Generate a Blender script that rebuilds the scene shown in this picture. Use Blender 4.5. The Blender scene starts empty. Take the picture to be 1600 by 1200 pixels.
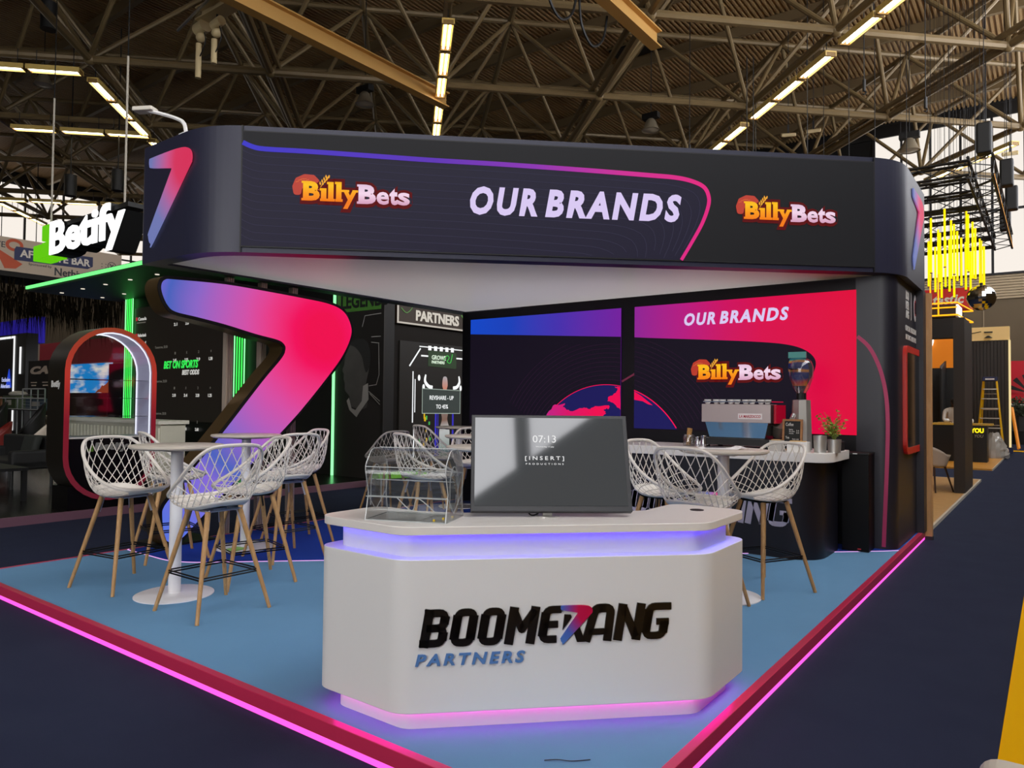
import bpy, bmesh, math, random
from math import sin, cos, pi, radians, sqrt, atan2
from mathutils import Vector, Matrix
random.seed(7)
SC = bpy.context.scene
COL = SC.collection

# ------------------------------------------------------------------ camera, world, light, exposure
cam_d = bpy.data.cameras.new('camera')
cam_d.sensor_width = 36.0
cam_d.lens = 36.0 * 1134.28 / 1600.0
cam_d.clip_end = 300
cam = bpy.data.objects.new('camera', cam_d)
COL.objects.link(cam)
yaw, pit, rol = radians(36.765), radians(1.5019), radians(0.55877)
Fw = Vector((-sin(yaw) * cos(pit), cos(yaw) * cos(pit), sin(pit)))
R0 = Vector((cos(yaw), sin(yaw), 0)); U0 = R0.cross(Fw)
RX = cos(rol) * R0 + sin(rol) * U0; UY = -sin(rol) * R0 + cos(rol) * U0
cam.matrix_world = Matrix(((RX.x, UY.x, -Fw.x, 0), (RX.y, UY.y, -Fw.y, 0), (RX.z, UY.z, -Fw.z, 1.5), (0, 0, 0, 1)))
SC.camera = cam
world = bpy.data.worlds.new('world'); SC.world = world
world.use_nodes = True
bg = world.node_tree.nodes['Background']
bg.inputs[0].default_value = (0.75, 0.85, 1.0, 1); bg.inputs[1].default_value = 0.12
SC.view_settings.view_transform = 'Standard'; SC.view_settings.look = 'None'
SC.view_settings.exposure = 0.0; SC.view_settings.gamma = 1.0; SC.view_settings.use_curve_mapping = False
SC.cycles.use_denoising = True
SC.cycles.max_bounces = 8; SC.cycles.diffuse_bounces = 4; SC.cycles.glossy_bounces = 4
SC.cycles.transparent_max_bounces = 24; SC.cycles.transmission_bounces = 8
SC.cycles.sample_clamp_indirect = 4.0
SC.cycles.caustics_reflective = False; SC.cycles.caustics_refractive = False
WIN_R, WIN_B, WIN_L, FILL_F = 6.0, 0.95, 0.95, 8.0       # radiance of the daylit glazing: aisle side, far end, far left; and of the added fill panel behind the viewer
TUBE = 7.0                                # fluorescent tubes

# ------------------------------------------------------------------ materials
def lin(h):
    h = h.lstrip('#'); o = []
    for i in (0, 2, 4):
        c = int(h[i:i + 2], 16) / 255
        o.append(c / 12.92 if c <= 0.04045 else ((c + 0.055) / 1.055) ** 2.4)
    return (o[0], o[1], o[2], 1)
MATS = {}
def mat(name, col, rough=0.5, metal=0.0, emit=None, es=1.0, spec=0.5, bump=None, var=None, alpha=None, coat=0):
    if name in MATS: return MATS[name]
    m = bpy.data.materials.new(name); m.use_nodes = True
    nt = m.node_tree; b = nt.nodes['Principled BSDF']
    b.inputs['Base Color'].default_value = lin(col)
    b.inputs['Roughness'].default_value = rough
    b.inputs['Metallic'].default_value = metal
    b.inputs['Specular IOR Level'].default_value = spec
    b.inputs['Coat Weight'].default_value = coat
    if emit:
        b.inputs['Emission Color'].default_value = lin(emit); b.inputs['Emission Strength'].default_value = es
    if alpha is not None: b.inputs['Alpha'].default_value = alpha
    if bump or var:
        tc = nt.nodes.new('ShaderNodeTexCoord')
        nz = nt.nodes.new('ShaderNodeTexNoise'); nz.inputs['Scale'].default_value = (bump or var)[0]; nz.inputs['Detail'].default_value = 4
        nt.links.new(tc.outputs['Object'], nz.inputs['Vector'])
        if var:
            nz2 = nt.nodes.new('ShaderNodeTexNoise'); nz2.inputs['Scale'].default_value = var[0]; nz2.inputs['Detail'].default_value = 5
            nt.links.new(tc.outputs['Object'], nz2.inputs['Vector'])
            cr = nt.nodes.new('ShaderNodeMixRGB'); cr.blend_type = 'MIX'
            cr.inputs[1].default_value = lin(col); cr.inputs[2].default_value = lin(var[1])
            nt.links.new(nz2.outputs['Fac'], cr.inputs[0]); nt.links.new(cr.outputs[0], b.inputs['Base Color'])
        if bump:
            bp = nt.nodes.new('ShaderNodeBump'); bp.inputs['Strength'].default_value = bump[1]; bp.inputs['Distance'].default_value = 0.01
            nt.links.new(nz.outputs['Fac'], bp.inputs['Height']); nt.links.new(bp.outputs[0], b.inputs['Normal'])
    MATS[name] = m
    return m
def emi(name, col, s=1.0):
    return mat(name, '#000000', 0.6, 0, col, s, spec=0.1)
def ramp_emit(name, stops, axis='x', lo=0, hi=1, center=None, s=1.0, noise=0, base='#000000', asbase=False):
    """colour graded along an object axis, or by distance from a point: LED pictures and printed gradients"""
    m = bpy.data.materials.new(name); m.use_nodes = True
    nt = m.node_tree; b = nt.nodes['Principled BSDF']
    b.inputs['Base Color'].default_value = lin(base); b.inputs['Roughness'].default_value = 0.55; b.inputs['Specular IOR Level'].default_value = 0.15
    tc = nt.nodes.new('ShaderNodeTexCoord'); mr = nt.nodes.new('ShaderNodeMapRange')
    if center:
        vd = nt.nodes.new('ShaderNodeVectorMath'); vd.operation = 'DISTANCE'; vd.inputs[1].default_value = center
        nt.links.new(tc.outputs['Object'], vd.inputs[0]); src = vd.outputs['Value']
    else:
        sp = nt.nodes.new('ShaderNodeSeparateXYZ'); nt.links.new(tc.outputs['Object'], sp.inputs[0]); src = sp.outputs['xyz'.index(axis)]
    if noise:
        nz = nt.nodes.new('ShaderNodeTexNoise'); nz.inputs['Scale'].default_value = 1.6
        nt.links.new(tc.outputs['Object'], nz.inputs['Vector'])
        ma = nt.nodes.new('ShaderNodeMath'); ma.operation = 'MULTIPLY_ADD'; ma.inputs[1].default_value = noise; ma.inputs[2].default_value = -noise / 2
        nt.links.new(nz.outputs['Fac'], ma.inputs[0])
        ad = nt.nodes.new('ShaderNodeMath'); ad.operation = 'ADD'
        nt.links.new(src, ad.inputs[0]); nt.links.new(ma.outputs[0], ad.inputs[1]); src = ad.outputs[0]
    mr.inputs['From Min'].default_value = lo; mr.inputs['From Max'].default_value = hi
    nt.links.new(src, mr.inputs['Value'])
    cr = nt.nodes.new('ShaderNodeValToRGB'); nt.links.new(mr.outputs[0], cr.inputs[0])
    el = cr.color_ramp.elements
    while len(el) < len(stops): el.new(0.5)
    for e, (p, c) in zip(el, stops): e.position = p; e.color = lin(c)
    if asbase:
        nt.links.new(cr.outputs[0], b.inputs['Base Color'])
    else:
        nt.links.new(cr.outputs[0], b.inputs['Emission Color']); b.inputs['Emission Strength'].default_value = s
    MATS[name] = m
    return m
def wood(name, c1, c2, scale=(1, 1, 8), rough=0.5):
    m = bpy.data.materials.new(name); m.use_nodes = True
    nt = m.node_tree; b = nt.nodes['Principled BSDF']; b.inputs['Roughness'].default_value = rough
    tc = nt.nodes.new('ShaderNodeTexCoord'); mp = nt.nodes.new('ShaderNodeMapping'); mp.inputs['Scale'].default_value = scale
    nz = nt.nodes.new('ShaderNodeTexNoise'); nz.inputs['Scale'].default_value = 6; nz.inputs['Detail'].default_value = 6; nz.inputs['Distortion'].default_value = 1.2
    cr = nt.nodes.new('ShaderNodeValToRGB'); cr.color_ramp.elements[0].position = 0.3; cr.color_ramp.elements[1].position = 0.7
    cr.color_ramp.elements[0].color = lin(c1); cr.color_ramp.elements[1].color = lin(c2)
    nt.links.new(tc.outputs['Object'], mp.inputs[0]); nt.links.new(mp.outputs[0], nz.inputs['Vector'])
    nt.links.new(nz.outputs['Fac'], cr.inputs[0]); nt.links.new(cr.outputs[0], b.inputs['Base Color'])
    MATS[name] = m
    return m
def clear(name, tint='#ffffff', gloss=0.12, haze=0.0):
    m = bpy.data.materials.new(name); m.use_nodes = True
    nt = m.node_tree; nt.nodes.remove(nt.nodes['Principled BSDF'])
    out = nt.nodes['Material Output']
    tr = nt.nodes.new('ShaderNodeBsdfTransparent'); tr.inputs[0].default_value = lin(tint)
    gl = nt.nodes.new('ShaderNodeBsdfGlossy'); gl.inputs['Roughness'].default_value = 0.04
    mx = nt.nodes.new('ShaderNodeMixShader'); fr = nt.nodes.new('ShaderNodeLayerWeight'); fr.inputs[0].default_value = 0.25
    mm = nt.nodes.new('ShaderNodeMath'); mm.operation = 'MULTIPLY_ADD'; mm.inputs[1].default_value = 0.6; mm.inputs[2].default_value = gloss
    nt.links.new(fr.outputs['Facing'], mm.inputs[0]); nt.links.new(mm.outputs[0], mx.inputs[0])
    nt.links.new(tr.outputs[0], mx.inputs[1]); nt.links.new(gl.outputs[0], mx.inputs[2])
    last = mx.outputs[0]
    if haze:
        df = nt.nodes.new('ShaderNodeBsdfDiffuse'); df.inputs[0].default_value = (0.9, 0.9, 0.9, 1)
        m2 = nt.nodes.new('ShaderNodeMixShader'); m2.inputs[0].default_value = haze
        nt.links.new(last, m2.inputs[1]); nt.links.new(df.outputs[0], m2.inputs[2]); last = m2.outputs[0]
    nt.links.new(last, out.inputs[0])
    MATS[name] = m
    return m

# ------------------------------------------------------------------ mesh builder
class MB:
    def __init__(s): s.v = []; s.f = []
    def add(s, vs, fs):
        n = len(s.v); s.v += [tuple(v) for v in vs]; s.f += [tuple(i + n for i in f) for f in fs]; return s
    def box(s, x0, x1, y0, y1, z0, z1):
        vs = [(x0, y0, z0), (x1, y0, z0), (x1, y1, z0), (x0, y1, z0), (x0, y0, z1), (x1, y0, z1), (x1, y1, z1), (x0, y1, z1)]
        return s.add(vs, [(0, 3, 2, 1), (4, 5, 6, 7), (0, 1, 5, 4), (1, 2, 6, 5), (2, 3, 7, 6), (3, 0, 4, 7)])
    def obox(s, c, hx, hy, hz, M):
        c = Vector(c); vs = []
        for sx, sy, sz in ((-1, -1, -1), (1, -1, -1), (1, 1, -1), (-1, 1, -1), (-1, -1, 1), (1, -1, 1), (1, 1, 1), (-1, 1, 1)):
            vs.append(c + M @ Vector((sx * hx, sy * hy, sz * hz)))
        return s.add(vs, [(0, 3, 2, 1), (4, 5, 6, 7), (0, 1, 5, 4), (1, 2, 6, 5), (2, 3, 7, 6), (3, 0, 4, 7)])
    def bar(s, a, b, w, h, up=(0, 0, 1)):
        a = Vector(a); b = Vector(b); d = (b - a).normalized(); u = Vector(up)
        x = d.cross(u)
        if x.length < 1e-4: x = d.cross(Vector((0, 1, 0)))
        x.normalize(); y = x.cross(d)
        M = Matrix((x, d, y)).transposed()
        return s.obox((a + b) / 2, w / 2, (b - a).length / 2, h / 2, M)
    def cyl(s, a, b, r0, r1=None, n=12, caps=True):
        if r1 is None: r1 = r0
        a = Vector(a); b = Vector(b); d = (b - a).normalized()
        x = d.orthogonal().normalized(); y = d.cross(x)
        vs = []
        for p, r in ((a, r0), (b, r1)):
            for i in range(n):
                t = 2 * pi * i / n; vs.append(p + r * (cos(t) * x + sin(t) * y))
        fs = [(i, (i + 1) % n, n + (i + 1) % n, n + i) for i in range(n)]
        if caps: fs += [tuple(range(n - 1, -1, -1)), tuple(range(n, 2 * n))]
        return s.add(vs, fs)
    def tube(s, pts, r, n=6, closed=False, rs=None):
        P = [Vector(p) for p in pts]; m = len(P); vs = []; fs = []
        prev = None
        for i, p in enumerate(P):
            if closed: d = P[(i + 1) % m] - P[i - 1]
            else: d = P[min(i + 1, m - 1)] - P[max(i - 1, 0)]
            d.normalize()
            if prev is None: x = d.orthogonal().normalized()
            else:
                x = prev - d * prev.dot(d)
                x = x.normalized() if x.length > 1e-5 else d.orthogonal().normalized()
            prev = x; y = d.cross(x); rr = rs[i] if rs else r
            for k in range(n):
                t = 2 * pi * k / n; vs.append(p + rr * (cos(t) * x + sin(t) * y))
        for i in range(m if closed else m - 1):
            j = (i + 1) % m
            for k in range(n): fs.append((i * n + k, i * n + (k + 1) % n, j * n + (k + 1) % n, j * n + k))
        if not closed: fs += [tuple(range(n - 1, -1, -1)), tuple(range((m - 1) * n, m * n))]
        return s.add(vs, fs)
    def prism(s, pts, z0, z1, f=None):
        """polygon pts (a, b) extruded between c = z0 and c = z1; f maps (a, b, c) to the point"""
        f = f or (lambda a, b, c: (a, b, c)); n = len(pts)
        vs = [f(a, b, z0) for a, b in pts] + [f(a, b, z1) for a, b in pts]
        fs = [tuple(range(n - 1, -1, -1)), tuple(range(n, 2 * n))] + [(i, (i + 1) % n, n + (i + 1) % n, n + i) for i in range(n)]
        return s.add(vs, fs)
    def xz(s, pts, y0, y1):      # flat figure in the local x-z plane, between y0 (back) and y1 (front, smaller)
        return s.prism(pts, y0, y1, lambda a, b, c: (a, c, b))
    def lathe(s, prof, c=(0, 0, 0), n=24):
        vs = []; fs = []; m = len(prof)
        for r, z in prof:
            for k in range(n):
                t = 2 * pi * k / n; vs.append((c[0] + r * cos(t), c[1] + r * sin(t), c[2] + z))
        for i in range(m - 1):
            for k in range(n): fs.append((i * n + k, i * n + (k + 1) % n, (i + 1) * n + (k + 1) % n, (i + 1) * n + k))
        if prof[0][0] > 1e-6: fs.append(tuple(range(n - 1, -1, -1)))
        if prof[-1][0] > 1e-6: fs.append(tuple(range((m - 1) * n, m * n)))
        return s.add(vs, fs)
    def ball(s, c, rx, ry=None, rz=None, n=14, m=9):
        ry = rx if ry is None else ry; rz = rx if rz is None else rz
        vs = []; fs = []
        for i in range(m + 1):
            p = pi * i / m
            for k in range(n):
                t = 2 * pi * k / n; vs.append((c[0] + rx * sin(p) * cos(t), c[1] + ry * sin(p) * sin(t), c[2] + rz * cos(p)))
        for i in range(m):
            for k in range(n): fs.append((i * n + k, (i + 1) * n + k, (i + 1) * n + (k + 1) % n, i * n + (k + 1) % n))
        return s.add(vs, fs)
    def grid(s, rows, closed=False):
        n = len(rows[0]); vs = [p for r in rows for p in r]; fs = []
        for i in range(len(rows) - 1):
            for k in range(n if closed else n - 1):
                fs.append((i * n + k, i * n + (k + 1) % n, (i + 1) * n + (k + 1) % n, (i + 1) * n + k))
        return s.add(vs, fs)
    def text(s, body, x, z, y, w, h, depth=0.004, bold=0.0, shear=0.0, space=1.0):
        """lettering whose box is (x..x+w, z..z+h), front face at y (local -y is towards the viewer)"""
        vs, fs = glyphs(body, bold, shear, space)
        return s.add([(x + a * w, y + (0.5 - c) * depth, z + b * h) for a, b, c in vs], fs)
    def build(s, name, material, parent=None, smooth=False, bev=0, off=None, solid=0, angle=40):
        me = bpy.data.meshes.new(name)
        vs = s.v if off is None else [(a - off[0], b - off[1], c - off[2]) for a, b, c in s.v]
        me.from_pydata(vs, [], s.f); me.update()
        bm = bmesh.new(); bm.from_mesh(me)
        bmesh.ops.remove_doubles(bm, verts=bm.verts, dist=1e-6)
        bmesh.ops.recalc_face_normals(bm, faces=bm.faces)
        bm.to_mesh(me); bm.free()
        if smooth:
            for p in me.polygons: p.use_smooth = True
            try: me.set_sharp_from_angle(angle=radians(angle))
            except Exception: pass
        me.materials.append(material)
        o = bpy.data.objects.new(name, me); COL.objects.link(o)
        if parent: o.parent = parent
        if bev:
            b = o.modifiers.new('bevel', 'BEVEL'); b.width = bev; b.segments = 3; b.limit_method = 'ANGLE'; b.angle_limit = radians(50)
        if solid:
            b = o.modifiers.new('thick', 'SOLIDIFY'); b.thickness = solid; b.offset = 0
        return o
GC = {}
def glyphs(body, bold=0.0, shear=0.0, space=1.0):
    key = (body, bold, shear, space)
    if key in GC: return GC[key]
    c = bpy.data.curves.new('t', 'FONT'); c.body = body; c.offset = bold; c.shear = shear; c.space_character = space
    c.extrude = 0.5; c.resolution_u = 3; c.align_x = 'LEFT'
    o = bpy.data.objects.new('t', c)
    me = bpy.data.meshes.new_from_object(o)
    vs = [tuple(v.co) for v in me.vertices]; fs = [tuple(p.vertices) for p in me.polygons]
    bpy.data.objects.remove(o); bpy.data.curves.remove(c); bpy.data.meshes.remove(me)
    x0 = min(v[0] for v in vs); x1 = max(v[0] for v in vs); y0 = min(v[1] for v in vs); y1 = max(v[1] for v in vs)
    GC[key] = ([((a - x0) / (x1 - x0), (b - y0) / (y1 - y0), cc + 0.5) for a, b, cc in vs], fs)
    return GC[key]

def strip(mb, pts, w, y, depth, closed=False):
    """thick line in the local x-z plane with mitred corners"""
    n = len(pts); P = [Vector((a, b)) for a, b in pts]; L = []; Rr = []
    for i in range(n):
        if closed: d0 = (P[i] - P[i - 1]).normalized(); d1 = (P[(i + 1) % n] - P[i]).normalized()
        else:
            d0 = (P[i] - P[i - 1]).normalized() if i else (P[1] - P[0]).normalized()
            d1 = (P[i + 1] - P[i]).normalized() if i < n - 1 else d0
        nn = Vector((-(d0.y + d1.y), d0.x + d1.x))
        nn = nn.normalized() if nn.length > 1e-6 else Vector((-d0.y, d0.x))
        k = 1 / max(0.45, nn.dot(Vector((-d0.y, d0.x))))
        ww = w[i] if isinstance(w, (list, tuple)) else w
        L.append(P[i] + nn * ww / 2 * k); Rr.append(P[i] - nn * ww / 2 * k)
    vs = []
    for q in L + Rr: vs.append((q.x, y, q.y))
    for q in L + Rr: vs.append((q.x, y + depth, q.y))
    fs = []; m = 2 * n
    for i in range(n if closed else n - 1):
        j = (i + 1) % n
        fs += [(i, j, n + j, n + i), (m + i, m + n + i, m + n + j, m + j), (i, m + i, m + j, j), (n + i, n + j, m + n + j, m + n + i)]
    if not closed: fs += [(0, n, m + n, m), (n - 1, m + n - 1, m + 2 * n - 1, 2 * n - 1)]
    mb.add(vs, fs)
def rpoly(pts, r, n=6):
    out = []; m = len(pts)
    for i in range(m):
        p = Vector(pts[i]); a = Vector(pts[i - 1]); b = Vector(pts[(i + 1) % m])
        rr = r[i] if isinstance(r, (list, tuple)) else r
        da = (a - p).normalized(); db = (b - p).normalized(); ang = da.angle(db)
        if rr <= 0 or abs(ang - pi) < 1e-3: out.append(tuple(p)); continue
        t = min(rr / math.tan(ang / 2), 0.49 * min((a - p).length, (b - p).length))
        A = p + da * t; B = p + db * t
        for k in range(n + 1):
            s = k / n; out.append(tuple(A * (1 - s) ** 2 + p * 2 * s * (1 - s) + B * s * s))
    return out
def inset(pts, d):
    n = len(pts); out = []
    area = sum(pts[i - 1][0] * pts[i][1] - pts[i][0] * pts[i - 1][1] for i in range(n))
    sg = 1 if area > 0 else -1
    for i in range(n):
        p = Vector(pts[i]); e0 = (p - Vector(pts[i - 1])).normalized(); e1 = (Vector(pts[(i + 1) % n]) - p).normalized()
        n0 = Vector((-e0.y, e0.x)) * sg; n1 = Vector((-e1.y, e1.x)) * sg
        nn = n0 + n1; nn.normalize(); out.append(tuple(p + nn * d / max(0.4, nn.dot(n0))))
    return out
def smoothline(pts, k=6, closed=False):
    P = [Vector(p) for p in pts]; n = len(P); out = []
    for i in range(n if closed else n - 1):
        if closed: p0, p1, p2, p3 = P[i - 1], P[i], P[(i + 1) % n], P[(i + 2) % n]
        else: p0, p1, p2, p3 = P[max(i - 1, 0)], P[i], P[i + 1], P[min(i + 2, n - 1)]
        for j in range(k):
            t = j / k
            out.append(tuple(0.5 * ((2 * p1) + (p2 - p0) * t + (2 * p0 - 5 * p1 + 4 * p2 - p3) * t * t + (3 * p1 - p0 - 3 * p2 + p3) * t ** 3)))
    if not closed: out.append(tuple(P[-1]))
    return out

# ------------------------------------------------------------------ scene objects
def tag(o, label, cat, group=None, kind=None):
    o['label'] = label; o['category'] = cat
    if group: o['group'] = group
    if kind: o['kind'] = kind
    return o
def thing(name, label, cat, loc=(0, 0, 0), rz=0.0, group=None):
    o = bpy.data.objects.new(name, None); COL.objects.link(o)
    o.location = loc; o.rotation_euler = (0, 0, rz); o.empty_display_size = 0.1
    return tag(o, label, cat, group)
def struct(name, mb, m, label, cat, smooth=False):
    o = mb.build(name, m, smooth=smooth); return tag(o, label, cat, kind='structure')
KIDS = {}
def kids(o):
    return [c for c in bpy.data.objects if c.parent == o]
def copy_tree(o, parent=None):
    c = o.copy(); COL.objects.link(c)
    if parent: c.parent = parent
    for ch in kids(o): copy_tree(ch, c)
    return c
def dup(o, label, loc, rz=0.0):
    c = copy_tree(o); c.location = loc; c.rotation_euler = (0, 0, rz); c['label'] = label
    return c
S2 = sqrt(0.5)
def PQ(p, q, z): return ((q - p) * S2, (q + p) * S2, z)
# ------------------------------------------------------------------ the hall
M_carpet = mat('navy carpet', '#30364a', 0.95, spec=0.1, bump=(420, 0.35), var=(3.0, '#282d42'))
M_yellow = mat('yellow carpet', '#f2b600', 0.95, spec=0.1, bump=(300, 0.2))
M_deck = mat('roof sheet', '#a98a5e', 0.6, bump=None, var=(0.6, '#8f7046'))
M_tubes = mat('painted steel', '#85714f', 0.36, 0.15, spec=0.5, var=(0.8, '#6f5d3e'))
M_purl = mat('purlin steel', '#7a6748', 0.6)
M_brown = mat('brown wall panel', '#75664f', 0.7, var=(0.5, '#695a44'))
M_black = mat('black paint', '#060607', 0.55)
M_dark = mat('dark metal', '#15151a', 0.5)
M_white = mat('white paint', '#e8e6e2', 0.45)
M_chrome = mat('chrome', '#d5d5d5', 0.18, 1.0)
M_steel = mat('brushed steel', '#c4c2bd', 0.38, 0.75)
HX0, HX1, HY0, HY1 = -52.0, 4.0, -20.0, 40.0

struct('floor', MB().box(HX0, HX1, HY0, HY1, -0.05, 0.0), M_carpet, 'dark navy carpet covering the hall aisles', 'floor')
tag(MB().box(-0.205, 1.35, HY0, 33, 0.0, 0.006).build('carpet_runner', M_yellow), 'bright yellow carpet strip along the aisle edge', 'carpet')
# roof sheet with trapezoid ribs running along the aisle
mb = MB(); x = HX0; prof = []
while x < HX1:
    prof += [(x, 15.62), (x + 0.07, 15.62), (x + 0.085, 15.70), (x + 0.16, 15.70)]; x += 0.175
mb.grid([[(a, HY0, z) for a, z in prof], [(a, HY1, z) for a, z in prof]])
struct('ceiling', mb, M_deck, 'brown corrugated metal roof sheet above the tube trusses', 'ceiling')
# end wall beyond the right hand booths
struct('wall_back', MB().box(HX0, HX1, HY1, HY1 + 0.3, 0, 6.5), M_brown, 'brown panelled hall wall at the end of the aisle', 'wall')
mb = MB()
for i in range(9): mb.box(HX0, HX1, HY1 - 0.06, HY1 + 0.2, 6.5 + i * 0.125, 6.5 + i * 0.125 + 0.1)
struct('trim_1', mb, mat('pale slat', '#b9a687', 0.6), 'pale horizontal slats under the end windows', 'trim')
mb = MB()
for x in (-36, -30, -24, -18, -12, -9.4, -6.8, -4.6, -2.6, -0.9, 1.6): mb.box(x - 0.025, x + 0.025, HY1 - 0.02, HY1, 0, 6.5)
struct('trim_2', mb, mat('panel joint', '#a08f74', 0.6), 'vertical joints of the brown end wall', 'trim')
struct('wall_upper', MB().box(HX0, -7.2, HY1, HY1 + 0.3, 7.6, 15.7), M_black, 'black upper part of the end wall beside the windows', 'wall')
def glazing(name, o, u, w, z0, z1, n, rad, label, bars, colour='#fff6ec', thick=0.1):
    """daylit glazing or added fill panel: a bright pane with its mullions; o start, u direction along the wall"""
    o = Vector(o); u = Vector(u); nrm = Vector((-u.y, u.x, 0))
    f = lambda a, b, c: tuple(o + u * a + nrm * c + Vector((0, 0, b)))
    mb = MB().prism([(0, z0), (w, z0), (w, z1), (0, z1)], 0.0, 0.04, f)
    win = struct(name, mb, emi(name + ' daylight', colour, rad), label, 'window')
    fr = MB()
    for i in range(n + 1):
        a = w * i / n; fr.prism([(a - thick / 2, z0), (a + thick / 2, z0), (a + thick / 2, z1), (a - thick / 2, z1)], -0.14, 0.0, f)
    for z in bars: fr.prism([(0, z - 0.05), (w, z - 0.05), (w, z + 0.05), (0, z + 0.05)], -0.12, 0.0, f)
    fr.build('window_frame', M_dark, win)
    return win
glazing('window_1', (-7.2, HY1, 0), (1, 0, 0), 11.2, 7.6, 14.95, 9, WIN_B, 'tall white glazing above the end wall behind the yellow tubes', (7.65, 10.6, 15.6))
glazing('window_2', (HX0, -4, 0), (0, 1, 0), 44, 9.2, 14.9, 20, WIN_L, 'bright glazing band high on the far side wall', (9.2, 11.2, 14.9))
struct('wall_left', MB().box(HX0 - 0.3, HX0, HY0, HY1, 0, 9.2), M_brown, 'brown far side wall of the hall', 'wall')
struct('wall_left_upper', MB().box(HX0 - 0.3, HX0, HY0, -4, 9.2, 15.7), M_black, 'dark upper corner of the far side wall', 'wall')
glazing('window_3', (HX1, 40, 0), (0, -1, 0), 60, 7.6, 15.4, 18, WIN_R, 'tall glazing band along the aisle side of the hall', (7.6, 11.5, 15.4), '#f6f6fa', 0.3)
struct('wall_right', MB().box(HX1, HX1 + 0.3, HY0, HY1, 0, 7.6), M_brown, 'brown wall below the aisle side windows', 'wall')
glazing('fill_panel', (4, HY0, 0), (-1, 0, 0), 13, 2.0, 9.5, 6, FILL_F, 'tall glazing behind the viewer lighting the stand fronts', (2.0, 5.8, 9.5), '#f6f5f6', 0.3)  # added fill light, not a known window; brightens the faces turned to the viewer
struct('wall_front', MB().box(HX0, HX1, HY0 - 0.4, HY0 - 0.05, 0, 15.7), mat('grey wall', '#4a4640', 0.8), 'plain grey hall wall behind the viewer', 'wall')

struct('wall_header', MB().box(HX0, HX1, HY1 - 0.1, HY1 + 0.3, 14.95, 15.8), M_black, 'black band between the end windows and the roof sheet', 'wall')
struct('wall_left_header', MB().box(HX0 - 0.3, HX0 + 0.1, HY0, HY1, 14.85, 15.8), M_black, 'black band above the far side windows', 'wall')
struct('wall_right_header', MB().box(HX1 - 0.1, HX1 + 0.3, HY0, HY1, 15.35, 15.8), M_black, 'dark band above the aisle side windows', 'wall')
# ---- space frame: square grid of tubes turned 45 degrees to the aisles
q_ = lambda k: 0.9 + 5.14 * k
p_ = lambda j: 22.7 + 5.05 * j
ZL, ZU = 11.5, 15.05
inside = lambda p, q: HX0 + 0.6 < (q - p) * S2 < HX1 - 0.3 and -9 < (q + p) * S2 < HY1 - 0.6
truss = thing('roof_truss', 'beige tubular space frame spanning under the whole hall roof', 'roof truss', (-9, 16, 11.3))
off = (-9, 16, 11.3)
def line(name, nodes, r, extra=None):
    run = MB(); got = False
    for (a, b) in zip(nodes, nodes[1:]):
        if inside(a[0], a[1]) and inside(b[0], b[1]):
            got = True
            run.cyl(PQ(*a), PQ(*b), r, n=8, caps=False)
            if extra:
                for dx, dz in extra:
                    d = (Vector(PQ(*b)) - Vector(PQ(*a))).normalized(); sx = Vector((-d.y, d.x, 0)) * dx + Vector((0, 0, dz))
                    run.cyl(Vector(PQ(*a)) + sx, Vector(PQ(*b)) + sx, r * 0.85, n=8, caps=False)
            run.ball(PQ(*a), r * 1.55, n=8, m=5)
    if got: run.build(name, M_tubes, truss, smooth=True, off=off)
KR, JR = range(-11, 8), range(-7, 10)
for j in JR: line('lower_chord', [(p_(j), q_(k), ZL) for k in KR], 0.118)
for k in KR: line('lower_chord', [(p_(j), q_(k), ZL) for j in JR], 0.11, [(-0.2, 0.24), (0.2, 0.24)] if k % 2 else None)
for j in JR: line('upper_chord', [(p_(j) + 2.525, q_(k) + 2.57, ZU) for k in KR], 0.1)
for k in KR: line('upper_chord', [(p_(j) + 2.525, q_(k) + 2.57, ZU) for j in JR], 0.1)
for j in JR:
    run = MB(); got = False
    for k in KR:
        for dp, dq in ((-1, -1), (-1, 1), (1, -1), (1, 1)):
            a = (p_(j), q_(k)); b = (p_(j) + dp * 2.525, q_(k) + dq * 2.57)
            if inside(*a) and inside(*b):
                got = True; run.cyl(PQ(a[0], a[1], ZL), PQ(b[0], b[1], ZU), 0.072, n=8, caps=False)
    if got: run.build('brace_row', M_tubes, truss, smooth=True, off=off)
y = -6.0; 
while y < HY1 - 1:
    MB().box(HX0 + 0.2, HX1 - 0.2, y - 0.09, y + 0.09, 15.22, 15.6).build('purlin', M_purl, truss, off=off); y += 3.6

# ---- fluorescent luminaires slung under the lower chords
M_tube = emi('fluorescent tube', '#fff4d8', TUBE)
M_trough = mat('yellowed trough', '#d8b866', 0.4)
lamp = thing('ceiling_light', 'fluorescent batten', 'ceiling light', group='fluorescent battens under the roof trusses')
mb = MB().box(-0.72, 0.72, -0.14, 0.14, 0.10, 0.14).box(-0.72, 0.72, -0.16, -0.13, 0.0, 0.14).box(-0.72, 0.72, 0.13, 0.16, 0.0, 0.14)
mb.build('trough', M_trough, lamp)
for s in (-1, 1): MB().cyl((-0.7, s * 0.06, 0.05), (0.7, s * 0.06, 0.05), 0.028, n=8).build('tube', M_tube, lamp)
mb = MB()
for x in (-0.69, 0.69): mb.box(x - 0.02, x + 0.02, -0.15, 0.15, -0.01, 0.10)
mb.build('end_clip', mat('clip', '#8a6a35', 0.5), lamp)
for x in (-0.5, 0.5): MB().cyl((x, 0, 0.13), (x, 0, 0.62), 0.012, n=5).build('hanger', M_dark, lamp)
nl = 0
ROWS = {0: 'the middle line of lights', 2: 'the line of lights rising above the dark fascia end', 4: 'the line of lights by the far end windows', -2: 'the line of lights above the white hanging letters', -4: 'the outermost visible line of lights'}
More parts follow.
